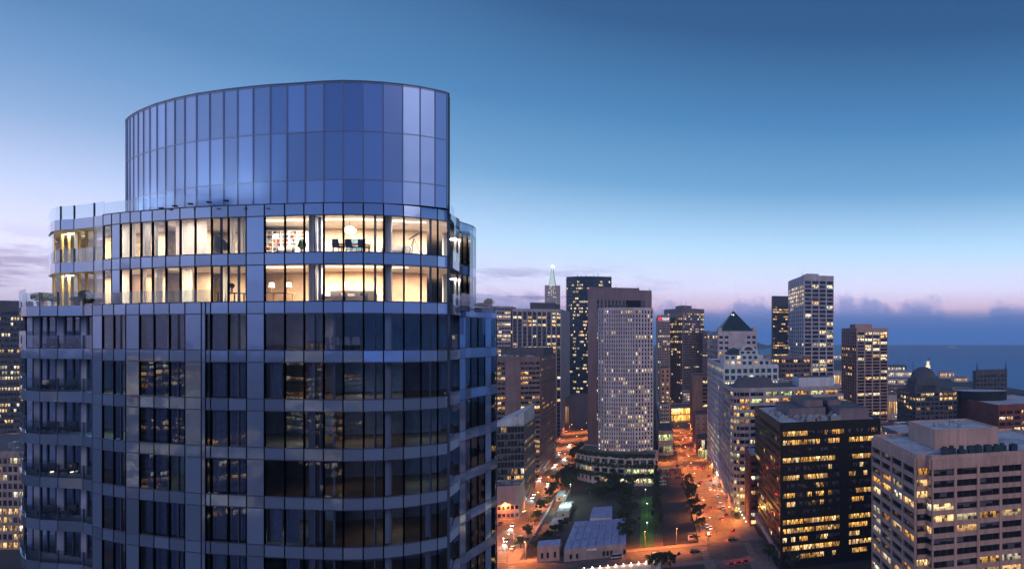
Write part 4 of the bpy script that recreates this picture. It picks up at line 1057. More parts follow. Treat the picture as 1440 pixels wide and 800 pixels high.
# roof terrace balustrade and the one over the third storey
for xs, y, off in (([146,158,170,184,199,215,234,254,275,298], 285, -.004), ([131,145,161,178,197,217.5,239,261,284,297], 423, -.006)):
    for a, b_ in zip(xs, xs[1:]):
        p, q_ = B_(a,off), B_(b_,off)
        MB().quad([(p.x,p.y,zT(y)),(q_.x,q_.y,zT(y)),(q_.x,q_.y,zT(y)+.85),(p.x,p.y,zT(y)+.85)]).build('balustrade', M['balglass'], tw)
# flank: glass screens, terrace
for (xa, ra, xb, rb, y0, y1) in ((631,1.06,636,1.10,278,300),(636,1.10,643,1.155,288,318),(646,1.17,658,1.19,292,312),(658,1.19,667,1.235,296,440),(634,1.06,643,1.12,345,372),(634,1.06,646,1.14,410,440),(646,1.14,667,1.21,404,424),(667,1.21,690,1.26,400,425),(690,1.26,699,1.33,400,425),(676,1.22,691,1.26,424,470),(633,1.06,641,1.10,470,506),(634,1.06,644,1.11,556,584)):
    p, q_ = T(xa,ra-.01), T(xb,rb-.01); MB().quad([(p.x+.15,p.y,zT(y1)),(q_.x+.15,q_.y,zT(y1)),(q_.x+.15,q_.y,zT(y0)),(p.x+.15,p.y,zT(y0))]).build('glass_screen', M['balglass'], tw)
for i, y in enumerate(levels[:-1]):
    mb = MB(); mb.prism([T(631,1.07), T(646,1.13), T(647,1.2), T(633,1.17)], zT(y+16), zT(y+2)); mb.build('balcony_slab', M['column'], tw)
mb = MB(); mb.prism([T(646,1.17), T(668,1.22), T(690,1.28), T(698,1.33), T(690,1.45), T(655,1.40)], zT(430), zT(423)); mb.build('terrace_slab', M['column'], tw)

# lights of the two lit storeys
def area(loc, sx, sy, e, col, name='ceiling_light'):
    l = bpy.data.lights.new(name, 'AREA'); l.shape = 'RECTANGLE'; l.size = sx; l.size_y = sy; l.energy = e; l.color = col
    o = bpy.data.objects.new(name, l); C.objects.link(o); o.parent = tw; o.location = Vector(loc)-Vector(tw['_o']); return o
for li, y in enumerate((300, 369.5)):
    col = (1,.93,.82) if li == 0 else (1,.80,.56)
    for x, sx, e in ((170,2.0,90),(200,3,130),(260,4,150),(322,3.5,170),(400,4.5,330),(455,4.5,330),(500,4.5,330),(565,4.5,250),(605,2.5,150)):
        p = B_(x,.07); area((p.x,p.y,zT(y)-.15), sx*.6, 2.2, e*4.4*R.uniform(.45,1.35), tuple(c_*R.uniform(.88,1.0) for c_ in col))
    p = T(106,1.185); area((p.x,p.y,zT(y)-.12), 2.2, 1.0, 700, (1,.78,.5))
    p = T(655,1.24); area((p.x-1.2,p.y,zT(y)-.15), 1.2, 2.0, 800, (1,.93,.85))
for li, (y, xs) in enumerate(((300,(385,415,447,470,500,527,556,585)),(369.5,(385,415,470,500,527,560)))):
    for x in xs:
        p = B_(x,.045); mb = MB(); mb.box(p.x-.7,p.x+.7,p.y-.09,p.y+.09,zT(y)-.10,zT(y)-.03)
        o = mb.build('ceiling_lamp', M['shade'], None); tag(o, 'linear ceiling lamp, %s along the %s lit storey' % (ORD[xs.index(x)], ('upper','lower')[li]), 'ceiling lamp', 'linear ceiling lamps in the lit storeys')

# a few rooms of the unlit storeys keep a dim warm light
for (x, y, e, cc) in ((165,440,28,(1,.6,.3)),(205,440,22,(1,.5,.25)),(312,440,30,(1,.65,.35)),(447,440,45,(1,.55,.25)),(410,440,14,(1,.6,.35)),(545,509,10,(.7,.8,1)),(500,509,12,(.75,.8,1)),(447,509,18,(1,.6,.3)),(230,509,12,(.6,.8,1)),(170,509,22,(.5,.85,1)),(165,578,26,(.5,.85,1)),(420,578,16,(.8,.85,1)),(500,578,14,(1,.8,.6)),(600,578,12,(.6,.8,1)),(330,578,10,(.7,.8,1)),(470,647,10,(1,.7,.5)),(230,647,10,(.6,.75,1)),(600,647,10,(.6,.75,1)),(400,716,12,(.7,.8,1)),(560,716,10,(1,.8,.6))):
    p = B_(x,.07); area((p.x,p.y,zT(y)-.15), 1.2, 1.2, e*2.0, (cc[0]*.8, cc[1], min(1, cc[2]+.15)), 'dim_room_light')
# cool uplights washing the foot of the crown
for k, x in enumerate((182,190,200,212,227,246,268,294,318)):
    p = C_(x, -.05); o = root('roof_uplight', (p.x,p.y,zT(286)), 'cool white roof uplight at the crown foot, %s from its balcony side end' % ORD[k], 'uplight')
    a = MB(); a.box(-.12,.12,-.08,.08,0,.1); a.build('housing', M['blackmetal'], o)
    l = bpy.data.lights.new('uplight','SPOT'); l.spot_size = rad(120); l.spot_blend = 1; l.shadow_soft_size = .6; l.energy = 300-15*k; l.color = (.80,.90,1)
    lo = bpy.data.objects.new('uplight', l); C.objects.link(lo); lo.parent = o; lo.location = (0,0,.3); lo.rotation_euler = Vector((.2,.6,1.1)).to_track_quat('-Z','Y').to_euler()

# curtains
def curtain(xa, xb, y0, y1, m, label, off=.012):
    a, b_ = B_(xa,off), B_(xb,off); d = b_-a; n = Vector((d.y,-d.x)).normalized(); k = max(8, int(d.length/.06)); mb = MB()
    pts = [a+d*i/k+n*.05*math.sin(i*1.25+R.random()*.5) for i in range(k+1)]
    for p, q_ in zip(pts, pts[1:]): mb.quad([(p.x,p.y,zT(y1)+.05),(q_.x,q_.y,zT(y1)+.05),(q_.x,q_.y,zT(y0)-.04),(p.x,p.y,zT(y0)-.04)])
    tag(mb.build('curtain', M[m]), label, 'curtain', 'curtains in the glass tower')
sw = ['upper','lower']
for li, (y0, y1) in enumerate(((302,354),(371,423))):
    for k, (xa, xb) in enumerate(((172,182),(186,190),(200,213),(216,222),(248,253),(256,273),(276,292),(322,330),(338,345)) if li == 0 else ((172,181),(200,205),(217,228),(254,270),(313,319))):
        curtain(xa, xb, y0, y1, 'curtain', 'cream pleated curtain, %s from the balcony end of the %s lit storey' % (ORD[k], sw[li]))
flo = ['first','second','third','fourth','fifth','sixth','seventh']
for fi, y in enumerate(levels[2:8]):
    for k, (xa, xb) in enumerate([(163,172),(199,214),(219,236),(241,258),(300,318),(324,345)] + ([(376,398)] if fi in (1,4) else []) + ([(403,422),(598,606)] if fi in (4,5) else [])):
        if R.random() < .96: curtain(xa, xb, y+18, y+69, 'curtaindark', 'grey blue drawn curtain, %s from the balconies on the %s unlit storey from the top' % (ORD[k], flo[fi]))

# furniture
def put(mb, name, m, par): return mb.build(name, M[m], par)
def chair(px, off, z, label, m='chairblue', rz=0.0):
    p = B_(px, off); o = root('dining_chair', (p.x,p.y,z), label, 'chair', 'dining chairs in the glass tower', rz)
    a = MB(); a.hexa([(-.24,-.26,.38),(.24,-.26,.38),(.26,-.2,.38),(-.26,-.2,.38)], [(-.19,-.33,.95),(.19,-.33,.95),(.19,-.27,.95),(-.19,-.27,.95)]); put(a,'backrest',m,o)
    a = MB(); a.box(-.25,.25,-.24,.26,.40,.48); put(a,'seat',m,o)
    for sx in (-.21,.21):
        for sy in (-.2,.22): a = MB(); a.tube((sx,sy,0),(sx,sy,.4),.02,.025,6); put(a,'leg','blackmetal',o)
for k, x in enumerate((476,494,512)): chair(x, .018, zT(354), 'slate blue dining chair, %s of three with its back to the upper lit window' % ORD[k])
for k, (x, y) in enumerate(((462,493),(474,493),(487,493),(499,493))): chair(x, .02+.01*(k%2), zT(y), 'white dining chair, %s in the row on the top unlit storey' % ORD[k], 'fabric', .3*k)
def table(px, off, z, L, label, m='wood', h=.74):
    p = B_(px, off); o = root('table', (p.x,p.y,z), label, 'table')
    a = MB(); a.box(-L/2,L/2,-.45,.45,h-.05,h); put(a,'tabletop',m,o)
    for sx in (-L/2+.1,L/2-.1):
        for sy in (-.36,.36): a = MB(); a.box(sx-.03,sx+.03,sy-.03,sy+.03,0,h-.05); put(a,'leg',m,o)
table(494,.035,zT(354),2.2,'long dining table behind the slate blue chairs')
table(481,.036,zT(493),1.8,'white table among the white chairs on the dark storey','fabric')
table(392,.05,zT(423),1.6,'wooden sideboard table under the pair of table lamps')
table(325,.04,zT(423),1.4,'wooden table beside the potted plant in the lower lit storey')
def sofa(px, off, z, L, label, m='fabric'):
    p = B_(px, off); o = root('sofa', (p.x,p.y,z), label, 'sofa')
    a = MB(); a.box(-L/2,L/2,-.4,.45,.12,.42); put(a,'seat',m,o)
    a = MB(); a.box(-L/2,L/2,.30,.5,.42,.85); put(a,'backrest',m,o)
    for s_ in (-1,1): a = MB(); a.box(s_*L/2-.1,s_*L/2+.1,-.4,.5,.12,.62); put(a,'armrest',m,o)
sofa(476,.04,zT(423),1.7,'white sofa on the lower lit storey nearer the twin column'); sofa(503,.04,zT(423),1.9,'white sofa with dark cushion on the lower lit storey'); sofa(558,.05,zT(354),1.5,'pale sofa by the telescope on the upper lit storey')
sofa(408,.05,zT(354),1.2,'small white sofa beside the bookcase')
for x, y, l in ((476,423,'white'),(503,423,'dark')):
    p = B_(x+6,.045); a = MB(); a.lathe([(.01,-.07),(.2,-.04),(.22,0),(.2,.04),(.01,.07)],10); 
    o = a.build('cushion', M['wood'] if l == 'white' else M['chairblue']); o.location = (p.x,p.y+.1,zT(y)+.62); o.rotation_euler = (1.2,0,.2); tag(o, ('brown' if l=='white' else 'navy')+' cushion leaning on a white sofa of the lower lit storey', 'cushion')
def tlamp(px, off, z, label, hpole=.45, name='table_lamp', cat='lamp'):
    p = B_(px, off); o = root(name, (p.x,p.y,z), label, cat)
    a = MB(); a.lathe([(.01,0),(.09,0),(.09,.02),(.02,.04),(.015,hpole),(.01,hpole)],10); put(a,'stem','brassy',o)
    a = MB(); a.lathe([(.17,hpole-.05),(.12,hpole+.28)],16); put(a,'lamp_shade','shade',o)
tlamp(382,.05,zT(423)+.74,'table lamp with glowing shade on the sideboard, nearer the blue panel'); tlamp(406,.05,zT(423)+.74,'table lamp with glowing shade on the sideboard, nearer the column')
tlamp(388,.035,zT(354),'tall white floor lamp in front of the bookcase',1.25,'floor_lamp'); tlamp(487,.06,zT(423),'floor lamp behind the white sofas',1.2,'floor_lamp')
p = B_(492,.03); o = root('pendant_lamp', (p.x,p.y,zT(302)), 'round crystal pendant lamp over the dining table', 'pendant lamp')
a = MB(); a.tube((0,0,0),(0,0,-.55),.012,.012,6); put(a,'cord','blackmetal',o)
a = MB(); a.lathe([(.01,-.32),(.2,-.25),(.36,-.1),(.40,0),(.36,.1),(.2,.25),(.01,.32)],20,c=(0,0,-.85)); put(a,'lamp_shade','shade',o)
# bookcase
p = B_(397,.11); o = root('bookcase', (p.x,p.y,zT(354)), 'wide bookcase full of books at the back of the upper lit room', 'bookcase')
a = MB()
for i in range(8): a.box(-1.9,1.9,-.15,.15,.1+i*.31,.13+i*.31)
for i in range(7): a.box(-1.9+i*.633-.015,-1.9+i*.633+.015,-.15,.15,.1,2.3)
put(a,'shelf_frame','ceiling',o)
a = MB(); bm_ = [mat('book_spines_%s' % n_, c_, .8, var=0) for n_, c_ in (('red',(.3,.05,.04)),('grey',(.25,.25,.28)),('ochre',(.4,.25,.08)),('dark',(.04,.04,.05)))]
for i in range(7):
    x = -1.85
    while x < 1.8:
        w_ = R.uniform(.03,.09)
        if R.random() < .8: a.box(x,x+w_*.9,-.12,.12,.14+i*.31,.14+i*.31+R.uniform(.16,.26), R.randrange(4))
        x += w_
bo = a.build('books', bm_, o); bo['kind'] = 'stuff'
# wall picture, telescope, round chair, plants
p = B_(500,.128); a = MB(); a.box(-.75,.75,-.03,.03,-.45,.45); o = a.build('wall_picture', M['teal']); o.location = (p.x,p.y,zT(328)); tag(o,'green abstract wall picture behind the dining table','picture')
p = B_(582,.02); o = root('telescope', (p.x,p.y,zT(354)), 'telescope on a tripod pointing out of the upper lit window', 'telescope')
for k in range(3):
    t = k*2.1+.4; a = MB(); a.tube((.45*math.cos(t),.45*math.sin(t),0),(0,0,1.25),.018,.02,6); put(a,'leg','blackmetal',o)
a = MB(); a.tube((-.35,0,1.15),(.5,-.15,1.6),.05,.07,12); put(a,'tube','fabric',o)
p = B_(312,.02); o = root('armchair', (p.x,p.y,zT(354)), 'black round backed armchair at the upper lit window', 'armchair')
a = MB(); a.lathe([(.01,.38),(.32,.38),(.38,.45),(.38,.5)],16); put(a,'seat','blackmetal',o)
a = MB()
for k in range(12):
    t0, t1 = math.pi+math.pi*k/12, math.pi+math.pi*(k+1)/12; h0, h1 = .45+.5*math.sin(math.pi*k/12), .45+.5*math.sin(math.pi*(k+1)/12)
    a.hexa([(.4*math.cos(t0),.4*math.sin(t0),.4),(.4*math.cos(t1),.4*math.sin(t1),.4),(.34*math.cos(t1),.34*math.sin(t1),.4),(.34*math.cos(t0),.34*math.sin(t0),.4)],
           [(.4*math.cos(t0),.4*math.sin(t0),.4+h0),(.4*math.cos(t1),.4*math.sin(t1),.4+h1),(.34*math.cos(t1),.34*math.sin(t1),.4+h1),(.34*math.cos(t0),.34*math.sin(t0),.4+h0)])
put(a,'backrest','blackmetal',o)
def shrub(P, w_, h, label, name='potted_shrub', m='leaf3', pot=True):
    o = root(name, P, label, 'plant')
    if pot: a = MB(); a.lathe([(.01,0),(w_*.45,0),(w_*.55,.35),(w_*.5,.35),(.01,.33)],12); put(a,'pot','tan',o)
    a = MB(); z0 = .35 if pot else .1
    for _ in range(420):
        v = Vector((R.gauss(0,1),R.gauss(0,1),R.gauss(0,1))).normalized()*R.uniform(.6,1)
        c = Vector((v.x*w_, v.y*w_, z0+h/2+v.z*h/2)); s_ = R.uniform(.03,.07)
        t1 = Vector((R.uniform(-1,1),R.uniform(-1,1),R.uniform(-1,1))).normalized()*s_; t2 = t1.orthogonal().normalized()*s_*.6
        a.quad([c-t1-t2,c+t1-t2,c+t1+t2,c-t1+t2])
    put(a,'foliage',m,o)
    a = MB(); a.lathe([(.01,z0),(w_*.55,z0+h*.2),(w_*.7,z0+h*.5),(w_*.5,z0+h*.85),(.01,z0+h*.95)],10); put(a,'inner_foliage','leaf',o)
zt2 = zT(423)
P3 = lambda px, r, z: (T(px,r).x, T(px,r).y, z)
shrub(P3(60,1.17,zt2), .62, .75, 'round clipped olive green shrub on the corner terrace', m='leaf2')
shrub(P3(76,1.17,zt2), .30, .35, 'small brown potted plant beside the round clipped shrub', m='leaf2'); shrub(P3(108,1.155,zt2), .38, .35, 'reddish low plant in front of the lit balcony doors', m='leaf2')
shrub(P3(121,1.145,zt2), .40, .85, 'green feathery plant at the end of the lit balcony')
for k, x in enumerate((128,136)): shrub(P3(x,1.13-.012*k,zt2), .42, .38, 'dark low bush behind the terrace balustrade, %s of two' % ORD[k], m='leaf', pot=False)
shrub(P3(688,1.30,zt2), .45, .55, 'spiky green plant on the flank terrace', m='leaf2'); shrub(P3(677,1.26,zt2), .5, .35, 'dark bush on the flank terrace', m='leaf', pot=False)
shrub((*B_(425,.03),zT(354)), .22, .7, 'leafy green plant beside the column on the upper lit storey'); shrub((*B_(326,.035),zT(423)+.74), .12, .3, 'small potted plant on the wooden table')
shrub((*B_(308,.04),zT(354)), .2, .7, 'slim palm behind the black armchair')
shrub(P3(106,1.19,zT(354)), .2, .8, 'tall slim plant on the upper lit balcony')
def lounge(px, r, z, label):
    p = T(px, r); o = root('lounge_chair', (p.x,p.y,z), label, 'chair', 'lounge chairs on the balconies')
    a = MB(); a.box(-.35,.35,-.35,.35,.2,.4); put(a,'seat','chairblue',o); a = MB(); a.box(-.35,.35,.25,.38,.4,.8); put(a,'backrest','chairblue',o)
    for sx in (-.3,.3):
        for sy in (-.3,.3): a = MB(); a.box(sx-.02,sx+.02,sy-.02,sy+.02,0,.2); put(a,'leg','blackmetal',o)
for fi, y in enumerate((493,561.2,630.4,699.6,768.8)):
    for k, x in enumerate((66,96)): lounge(x, 1.175, zT(y), 'dark lounge chair %s on the %s unlit balcony from the top' % (('near the outer edge','near the glass tower wall')[k], flo[fi]))
p = T(73,1.18); tlamp(0,0,0,'x') if False else None
for x, lb in ((73,'near the outer corner'),(101,'near the wall')):
    p = T(x,1.18); o = root('balcony_lantern', (p.x,p.y,zT(699.6)), 'small lit lantern %s of a lower dark balcony' % lb, 'lantern')
    a = MB(); a.box(-.09,.09,-.09,.09,0,.05); put(a,'base','blackmetal',o); a = MB(); a.box(-.07,.07,-.07,.07,.05,.35); put(a,'lamp','shade',o)

# ------------------------------------------------------------------ trees
def tree_proto(name, label, h, w_, m, n=900, seed=1, cone=False):
    rr = random.Random(seed); o = root(name, (0,0,0), label, 'tree')
    a = MB(); a.tube((0,0,0),(.1,0,h*.45),.22,.14,7)
    for k in range(5):
        t = k*1.3; a.tube((.1,0,h*(.3+.05*k)),(math.cos(t)*w_*.3,math.sin(t)*w_*.3,h*(.55+.06*k)),.1,.04,5)
    put(a,'trunk','bark',o)
    a = MB(); cl = []
    for k in range(16):
        if cone: t = rr.random(); c = Vector((rr.uniform(-1,1)*w_*.22*(1.1-t), rr.uniform(-1,1)*w_*.22*(1.1-t), h*(.15+.75*t))); r_ = w_*.34*(1.15-t)
        else: c = Vector((rr.gauss(0,.26)*w_, rr.gauss(0,.26)*w_, h*rr.uniform(.38,.82))); r_ = w_*rr.uniform(.11,.22)
        cl.append((c, r_))
    for _ in range(n):
        c, r_ = rr.choice(cl); v = Vector((rr.gauss(0,1),rr.gauss(0,1),rr.gauss(0,1))).normalized()*r_*rr.random()**.33
        p = c+v; s_ = rr.uniform(.14,.34)
        t1 = Vector((rr.uniform(-1,1),rr.uniform(-1,1),rr.uniform(-1,1))).normalized()*s_; t2 = t1.orthogonal().normalized()*s_*.7
        a.quad([p-t1-t2,p+t1-t2,p+t1+t2,p-t1+t2])
    put(a,'crown',m,o); return o
protos = [tree_proto('broadleaf_tree','x',10,6.5,'leaf',1300,1), tree_proto('broadleaf_tree','x',8.5,5.5,'leaf2',1100,2), tree_proto('broadleaf_tree','x',11.5,7,'leaf',1500,3), tree_proto('columnar_tree','x',13,5.0,'leaf',1500,4,True), tree_proto('broadleaf_tree','x',6,4.5,'leaf3',800,5)]
used = set()
def tree(kind, xy, label, s=1.0, z=.02):
    p = protos[kind]; loc = (xy[0],xy[1],z)
    if kind not in used: used.add(kind); o = p; o.location = loc; o.rotation_euler = (0,0,R.random()*6); o.scale = (s,)*3; o['label'] = label
    else: o = copy_tree(p, loc, R.random()*6, label, s)
    return o
for i in range(14):
    tree((0,2,3)[i%3], ck(-56+R.uniform(0,5)+(i%2)*3, 474+(i//2)*7.5), 'tree in the dark thicket beyond the ramp, %s from the ramp' % ORD[i], R.uniform(.8,1.15))
for i in range(10):
    tree((2,0)[i%2], ck(-34+i*2.6+R.uniform(-1,1), 442+R.uniform(-5,5)+(i%3)*4), 'tree screening the white podium, %s from the ramp side' % ORD[i], R.uniform(.9,1.1))
for i in range(8):
    tree((4,1)[i%2], ck(-52+i*1.2, 344+i*5), 'scrubby tree in the yard pit, %s from the ornate house' % ORD[i], R.uniform(.6,.9))
for i in range(7):
    tree((1,4,0)[i%3], ck(-60, 398+i*11), 'kerbside tree beside the tunnel ramp, %s up the avenue' % ORD[i], R.uniform(.6,.8), .14)
k = 0
for i in range(12):
    tree(3, ck(5.4+R.uniform(-.6,.6), 356+i*13.5), 'dark columnar tree, %s in the row between lawn and car park counted from the street' % ORD[i], R.uniform(1.1,1.35))
for i in range(9):
    tree((0,2,1)[i%3], ck(-11+R.uniform(-2,2), 340+i*11.5), 'dark tree, %s along the warehouse side of the lit lawn' % ORD[i], R.uniform(.8,1.1))
for i in range(8):
    tree((2,0)[i%2], ck(-20-R.uniform(0,12), 440+i*9.5), 'broad dark tree, %s in the grove below the white podium' % ORD[i], R.uniform(.9,1.15))
for i in range(6):
    tree((1,0)[i%2], ck(26.8, 352+i*21), 'street tree, %s on the car park kerb of the orange avenue' % ORD[i], R.uniform(.95,1.2), .14)
for i in range(5):
    tree((4,1,4,0,1)[i], ck(48.5, 372+i*36), 'small tree, %s along the kerb below the black and brick buildings' % ORD[i], R.uniform(.7,.9), .14)
for i, (c_, kk, kd, s_) in enumerate(((-59.5,352,4,1),(-59.5,372,4,1),(-59.3,392,1,.6),(-59.5,470,0,.8),(-59.5,490,2,.85),(-59.5,505,0,.9),(-59.5,580,2,1.0),(-58,600,0,1.0),(-56,615,2,1))):
    tree(kd, ck(c_,kk), 'kerbside tree, %s up the near avenue on its yard side' % ORD[i], s_, .14)
for i, kk in enumerate((330,395,420,445,470,500,570,590,615,640,665)):
    tree((1,4,0)[i%3], ck(-82.5,kk), 'roadside tree, %s up the avenue below the brown office block' % ORD[i], .75, .14)
for i, (c_, kk) in enumerate(((2,300),(6,301),(10,299.5))): tree(0, ck(c_,kk), 'tree lit from below, %s in the clump at the street edge' % ORD[i], .85)
for i, (c_, kk) in enumerate(((54,296),(58,287),(61,279))): tree((2,0,2)[i], ck(c_,kk), 'tree at the foot of the black office block, %s from the crossing' % ORD[i], .8, .14)
for i in range(4): tree((1,0,4,1)[i], ck(47, 640+i*18), 'glowing orange street tree, %s near the golden hall' % ORD[i], .9, .14)
for i in range(5): tree((1,4)[i%2], ck(23, 336+i*.0+ [0,60,120,160,186][i]), 'little tree, %s inside the car park fence' % ORD[i], .5)
for i in range(3): tree(4, ck(-48+i*5, 338), 'garden tree by the small ornate house, %s from the avenue' % ORD[i], .7)

# ------------------------------------------------------------------ cars
def paintm(n_, c_): return mat(n_, c_, .3, metal=.2, var=0)
M['car_white'] = paintm('white_car_paint',(.75,.75,.75)); M['car_black'] = paintm('black_car_paint',(.02,.02,.022)); M['car_silver'] = paintm('silver_car_paint',(.4,.41,.43)); M['car_red'] = paintm('red_car_paint',(.5,.02,.02)); M['car_blue'] = paintm('blue_car_paint',(.04,.07,.18))
def car_proto(m, van=False):
    o = root('van' if van else 'car', (0,0,0), 'x', 'van' if van else 'car')
    a = MB(); W2 = .92; hh = 1.9 if van else 1.42
    L = 2.6 if van else 2.25
    def sec(y, z0, z1, w_): return [(-w_,y,z0),(w_,y,z0),(w_,y,z1),(-w_,y,z1)]
    prof = [(-L,.35,.75,W2*.9),(-L+.15,.28,.9,W2),(-.9,.28,.92,W2),(.9,.28,.9,W2),(L-.3,.28,.75,W2*.97),(L,.35,.6,W2*.85)]
    for (y0,a0,b0,w0),(y1,a1,b1,w1) in zip(prof, prof[1:]):
        a.hexa([(-w0,y0,a0),(w0,y0,a0),(w1,y1,a1),(-w1,y1,a1)], [(-w0,y0,b0),(w0,y0,b0),(w1,y1,b1),(-w1,y1,b1)])
    ro = [(-.78*W2,-1.1 if not van else -2.3,hh),(.78*W2,-1.1 if not van else -2.3,hh),(.78*W2,.35 if not van else 1.3,hh),(-.78*W2,.35 if not van else 1.3,hh)]
    a.hexa([(p[0],p[1],p[2]-.06) for p in ro], ro); a.build('body', M[m], o)
    g = MB(); yb, yf = (-1.75, 1.15) if not van else (-2.5, 2.0)
    g.hexa([(-W2*.95,yb,.9),(W2*.95,yb,.9),(W2*.95,yf,.89),(-W2*.95,yf,.89)], [(p[0],p[1],hh-.065) for p in ro]); g.build('windows', M['carglass'], o)['label'] = 'wrap-round dark glazing'
    for sx in (-1,1):
        for y in (-1.4,1.35): t = MB(); t.tube((sx*.72,y,.32),(sx*.94,y,.32),.32,.32,14); t.build('wheel', M['tyre'], o)
        t = MB(); t.box(sx*.62-.16,sx*.62+.16,L-.05,L+.04,.5,.66); t.build('headlight', M['headwhite' if False else 'fabric'], o)
        t = MB(); t.box(sx*.64-.14,sx*.64+.14,-L-.04,-L+.05,.6,.78); t.build('taillight', M['car_red'], o)
    return o
cp = {k_: car_proto('car_'+k_) for k_ in ('white','black','silver','red','blue')}; cp['van'] = car_proto('car_white', True)
cused = set(); base_m = {id(v): None for v in cp.values()}
def car(kind, xy, rz, label, lights=None, z=.02, group=None):
    p = cp[kind]
    if kind in cused: o = copy_tree(p, (*xy,z), rz, label)
    else: cused.add(kind); o = p; o.location = (*xy,z); o.rotation_euler = (0,0,rz); o['label'] = label
    if group: o['group'] = group
    elif 'group' in o: del o['group']
    for ch in o.children:
        st = ch.name.split('.')[0]
        if st in ('headlight','taillight') and ch.data.users > 1 and lights is None: pass
        if st in ('headlight','taillight'):
            ch.data = ch.data.copy(); ch.data.materials[0] = M['fabric' if st == 'headlight' else 'car_red']
        if lights in ('head','both') and st == 'headlight': ch.data = ch.data.copy(); ch.data.materials[0] = M['headwhite']
        if lights in ('tail','both') and st == 'taillight': ch.data = ch.data.copy(); ch.data.materials[0] = M['tailred']
    if lights in ('head','both'):
        l = bpy.data.lights.new('headlamp_beam','SPOT'); l.energy = 6500; l.spot_size = rad(42); l.spot_blend = .6; l.color = (1,.93,.82); l.shadow_soft_size = .15
        lo = bpy.data.objects.new('headlamp_beam', l); C.objects.link(lo); lo.parent = o; lo.location = (0,2.4,.75); lo.rotation_euler = (rad(83),0,0)
    if lights in ('tail','both'):
        l = bpy.data.lights.new('tail_glow','POINT'); l.energy = 260; l.color = (1,.05,.03); l.shadow_soft_size = .3
        lo = bpy.data.objects.new('tail_glow', l); C.objects.link(lo); lo.parent = o; lo.location = (0,-2.9,.8)
    return o
UPD, DN = ROT, ROT+math.pi
for i, (px_, py_, kd) in enumerate(((749,700,'white'),(735,719,'silver'),(721,739,'white'),(712,761,'silver'))):
    car(kd, ground(px_,py_), DN, '%s car with bright headlights driving down the near avenue, %s from the top' % (kd, ORD[i]), 'head')
for i, (cc, kk, kd) in enumerate(((32.5,528,'black'),(35.5,523,'silver'),(38.8,527,'blue'),(42,524,'black'),(36,518,'white'),(41.5,519,'black'))):
    car(kd, ck(cc,kk), UPD, '%s car with red tail lights waiting at the upper crossing, %s in the queue' % (kd, ORD[i]), 'tail')
for i, (cc, kk, kd) in enumerate(((34,680,'black'),(38,686,'white'),(42,678,'silver'),(36,700,'black'),(41,706,'blue'))):
    car(kd, ck(cc,kk), UPD, '%s car with red tail lights near the golden hall, %s in the pack' % (kd, ORD[i]), 'tail')
kinds = ('black','silver','white','blue','black','silver')
for i, (cc, kk, kd, dn) in enumerate(((33,356,'white',0),(41,372,'silver',0),(37,398,'black',0),(33.5,420,'silver',0),(41,446,'white',0),(37,470,'blue',0),(34,580,'white',0),(41,600,'silver',0),(37,622,'black',0),(34,645,'silver',0),(41,660,'white',0))):
    car(kd, ck(cc,kk), UPD, '%s car driving up the orange avenue, tail lights on, %s from lower crossing' % (kd, ORD[i]), 'tail')
for i, (cc, kk, kd) in enumerate(((-75,430,'white'),(-71,468,'silver'),(-67,500,'black'),(-75,520,'white'),(-71,570,'silver'),(-67,600,'white'),(-75,630,'black'),(-71,670,'white'))):
    car(kd, ck(cc,kk), DN, '%s car with headlights on the upper stretch of the near avenue, %s from its middle' % (kd, ORD[i]), 'head')
n = 0
for i in range(12):
    if R.random() < .8: car(R.choice(kinds), ck(31.2, 345+i*14.5), UPD, 'car parked at the car park kerb of the orange avenue, %s space from the crossing' % ORD[i], group='cars parked along the kerb')
for i in range(11):
    if R.random() < .8: car(R.choice(kinds), ck(43.9, 348+i*15.5), UPD, 'car parked at the kerb under the office buildings, %s space from the crossing' % ORD[i], group='cars parked along the kerb')
for i in range(9):
    car(R.choice(kinds), ck(-63.2, 352+i*17), UPD, 'car parked on the yard side of the near avenue, %s space from the crossing' % ORD[i], group='cars parked along the kerb')
for i in range(10):
    if R.random() < .85: car(R.choice(kinds), ck(-77.9, 400+i*13), DN, 'car parked below the glass office, %s space up the near avenue' % ORD[i], group='cars parked along the kerb')
for i, (cc, kk) in enumerate(((10.5,505),(10.5,498),(10.5,470),(21.5,512),(21.5,505),(15,517),(18,517),(12,517),(10.5,480),(21.5,490),(15,500),(15,494))):
    car(kinds[i%6], ck(cc,kk), ROT+math.pi/2 if i not in (5,6,7) else ROT, '%s car in the fenced car park, %s of those at its far end' % (kinds[i%6], ORD[i]), group='cars in the car park')
car('van', ground(868,784), ROT-math.pi/2, 'white van driving along the lower cross street'); car('white', ground(921,781), ROT-math.pi/2, 'white car following behind the van on the cross street')
car('black', ground(977,776), ROT-math.pi/2, 'black car waiting at the big crossing near the clump of trees'); car('black', ground(1030,759), ROT-math.pi/2, 'black car crossing under the black office block')
for i, (px_, py_) in enumerate(((1029,795),(1039,793),(1049,791))): car('red', ground(px_,py_), DN, 'red vehicle at the bottom kerb, %s of three' % ORD[i], 'tail')
for i, (px_, py_) in enumerate(((980,700),(1000,720))): pass

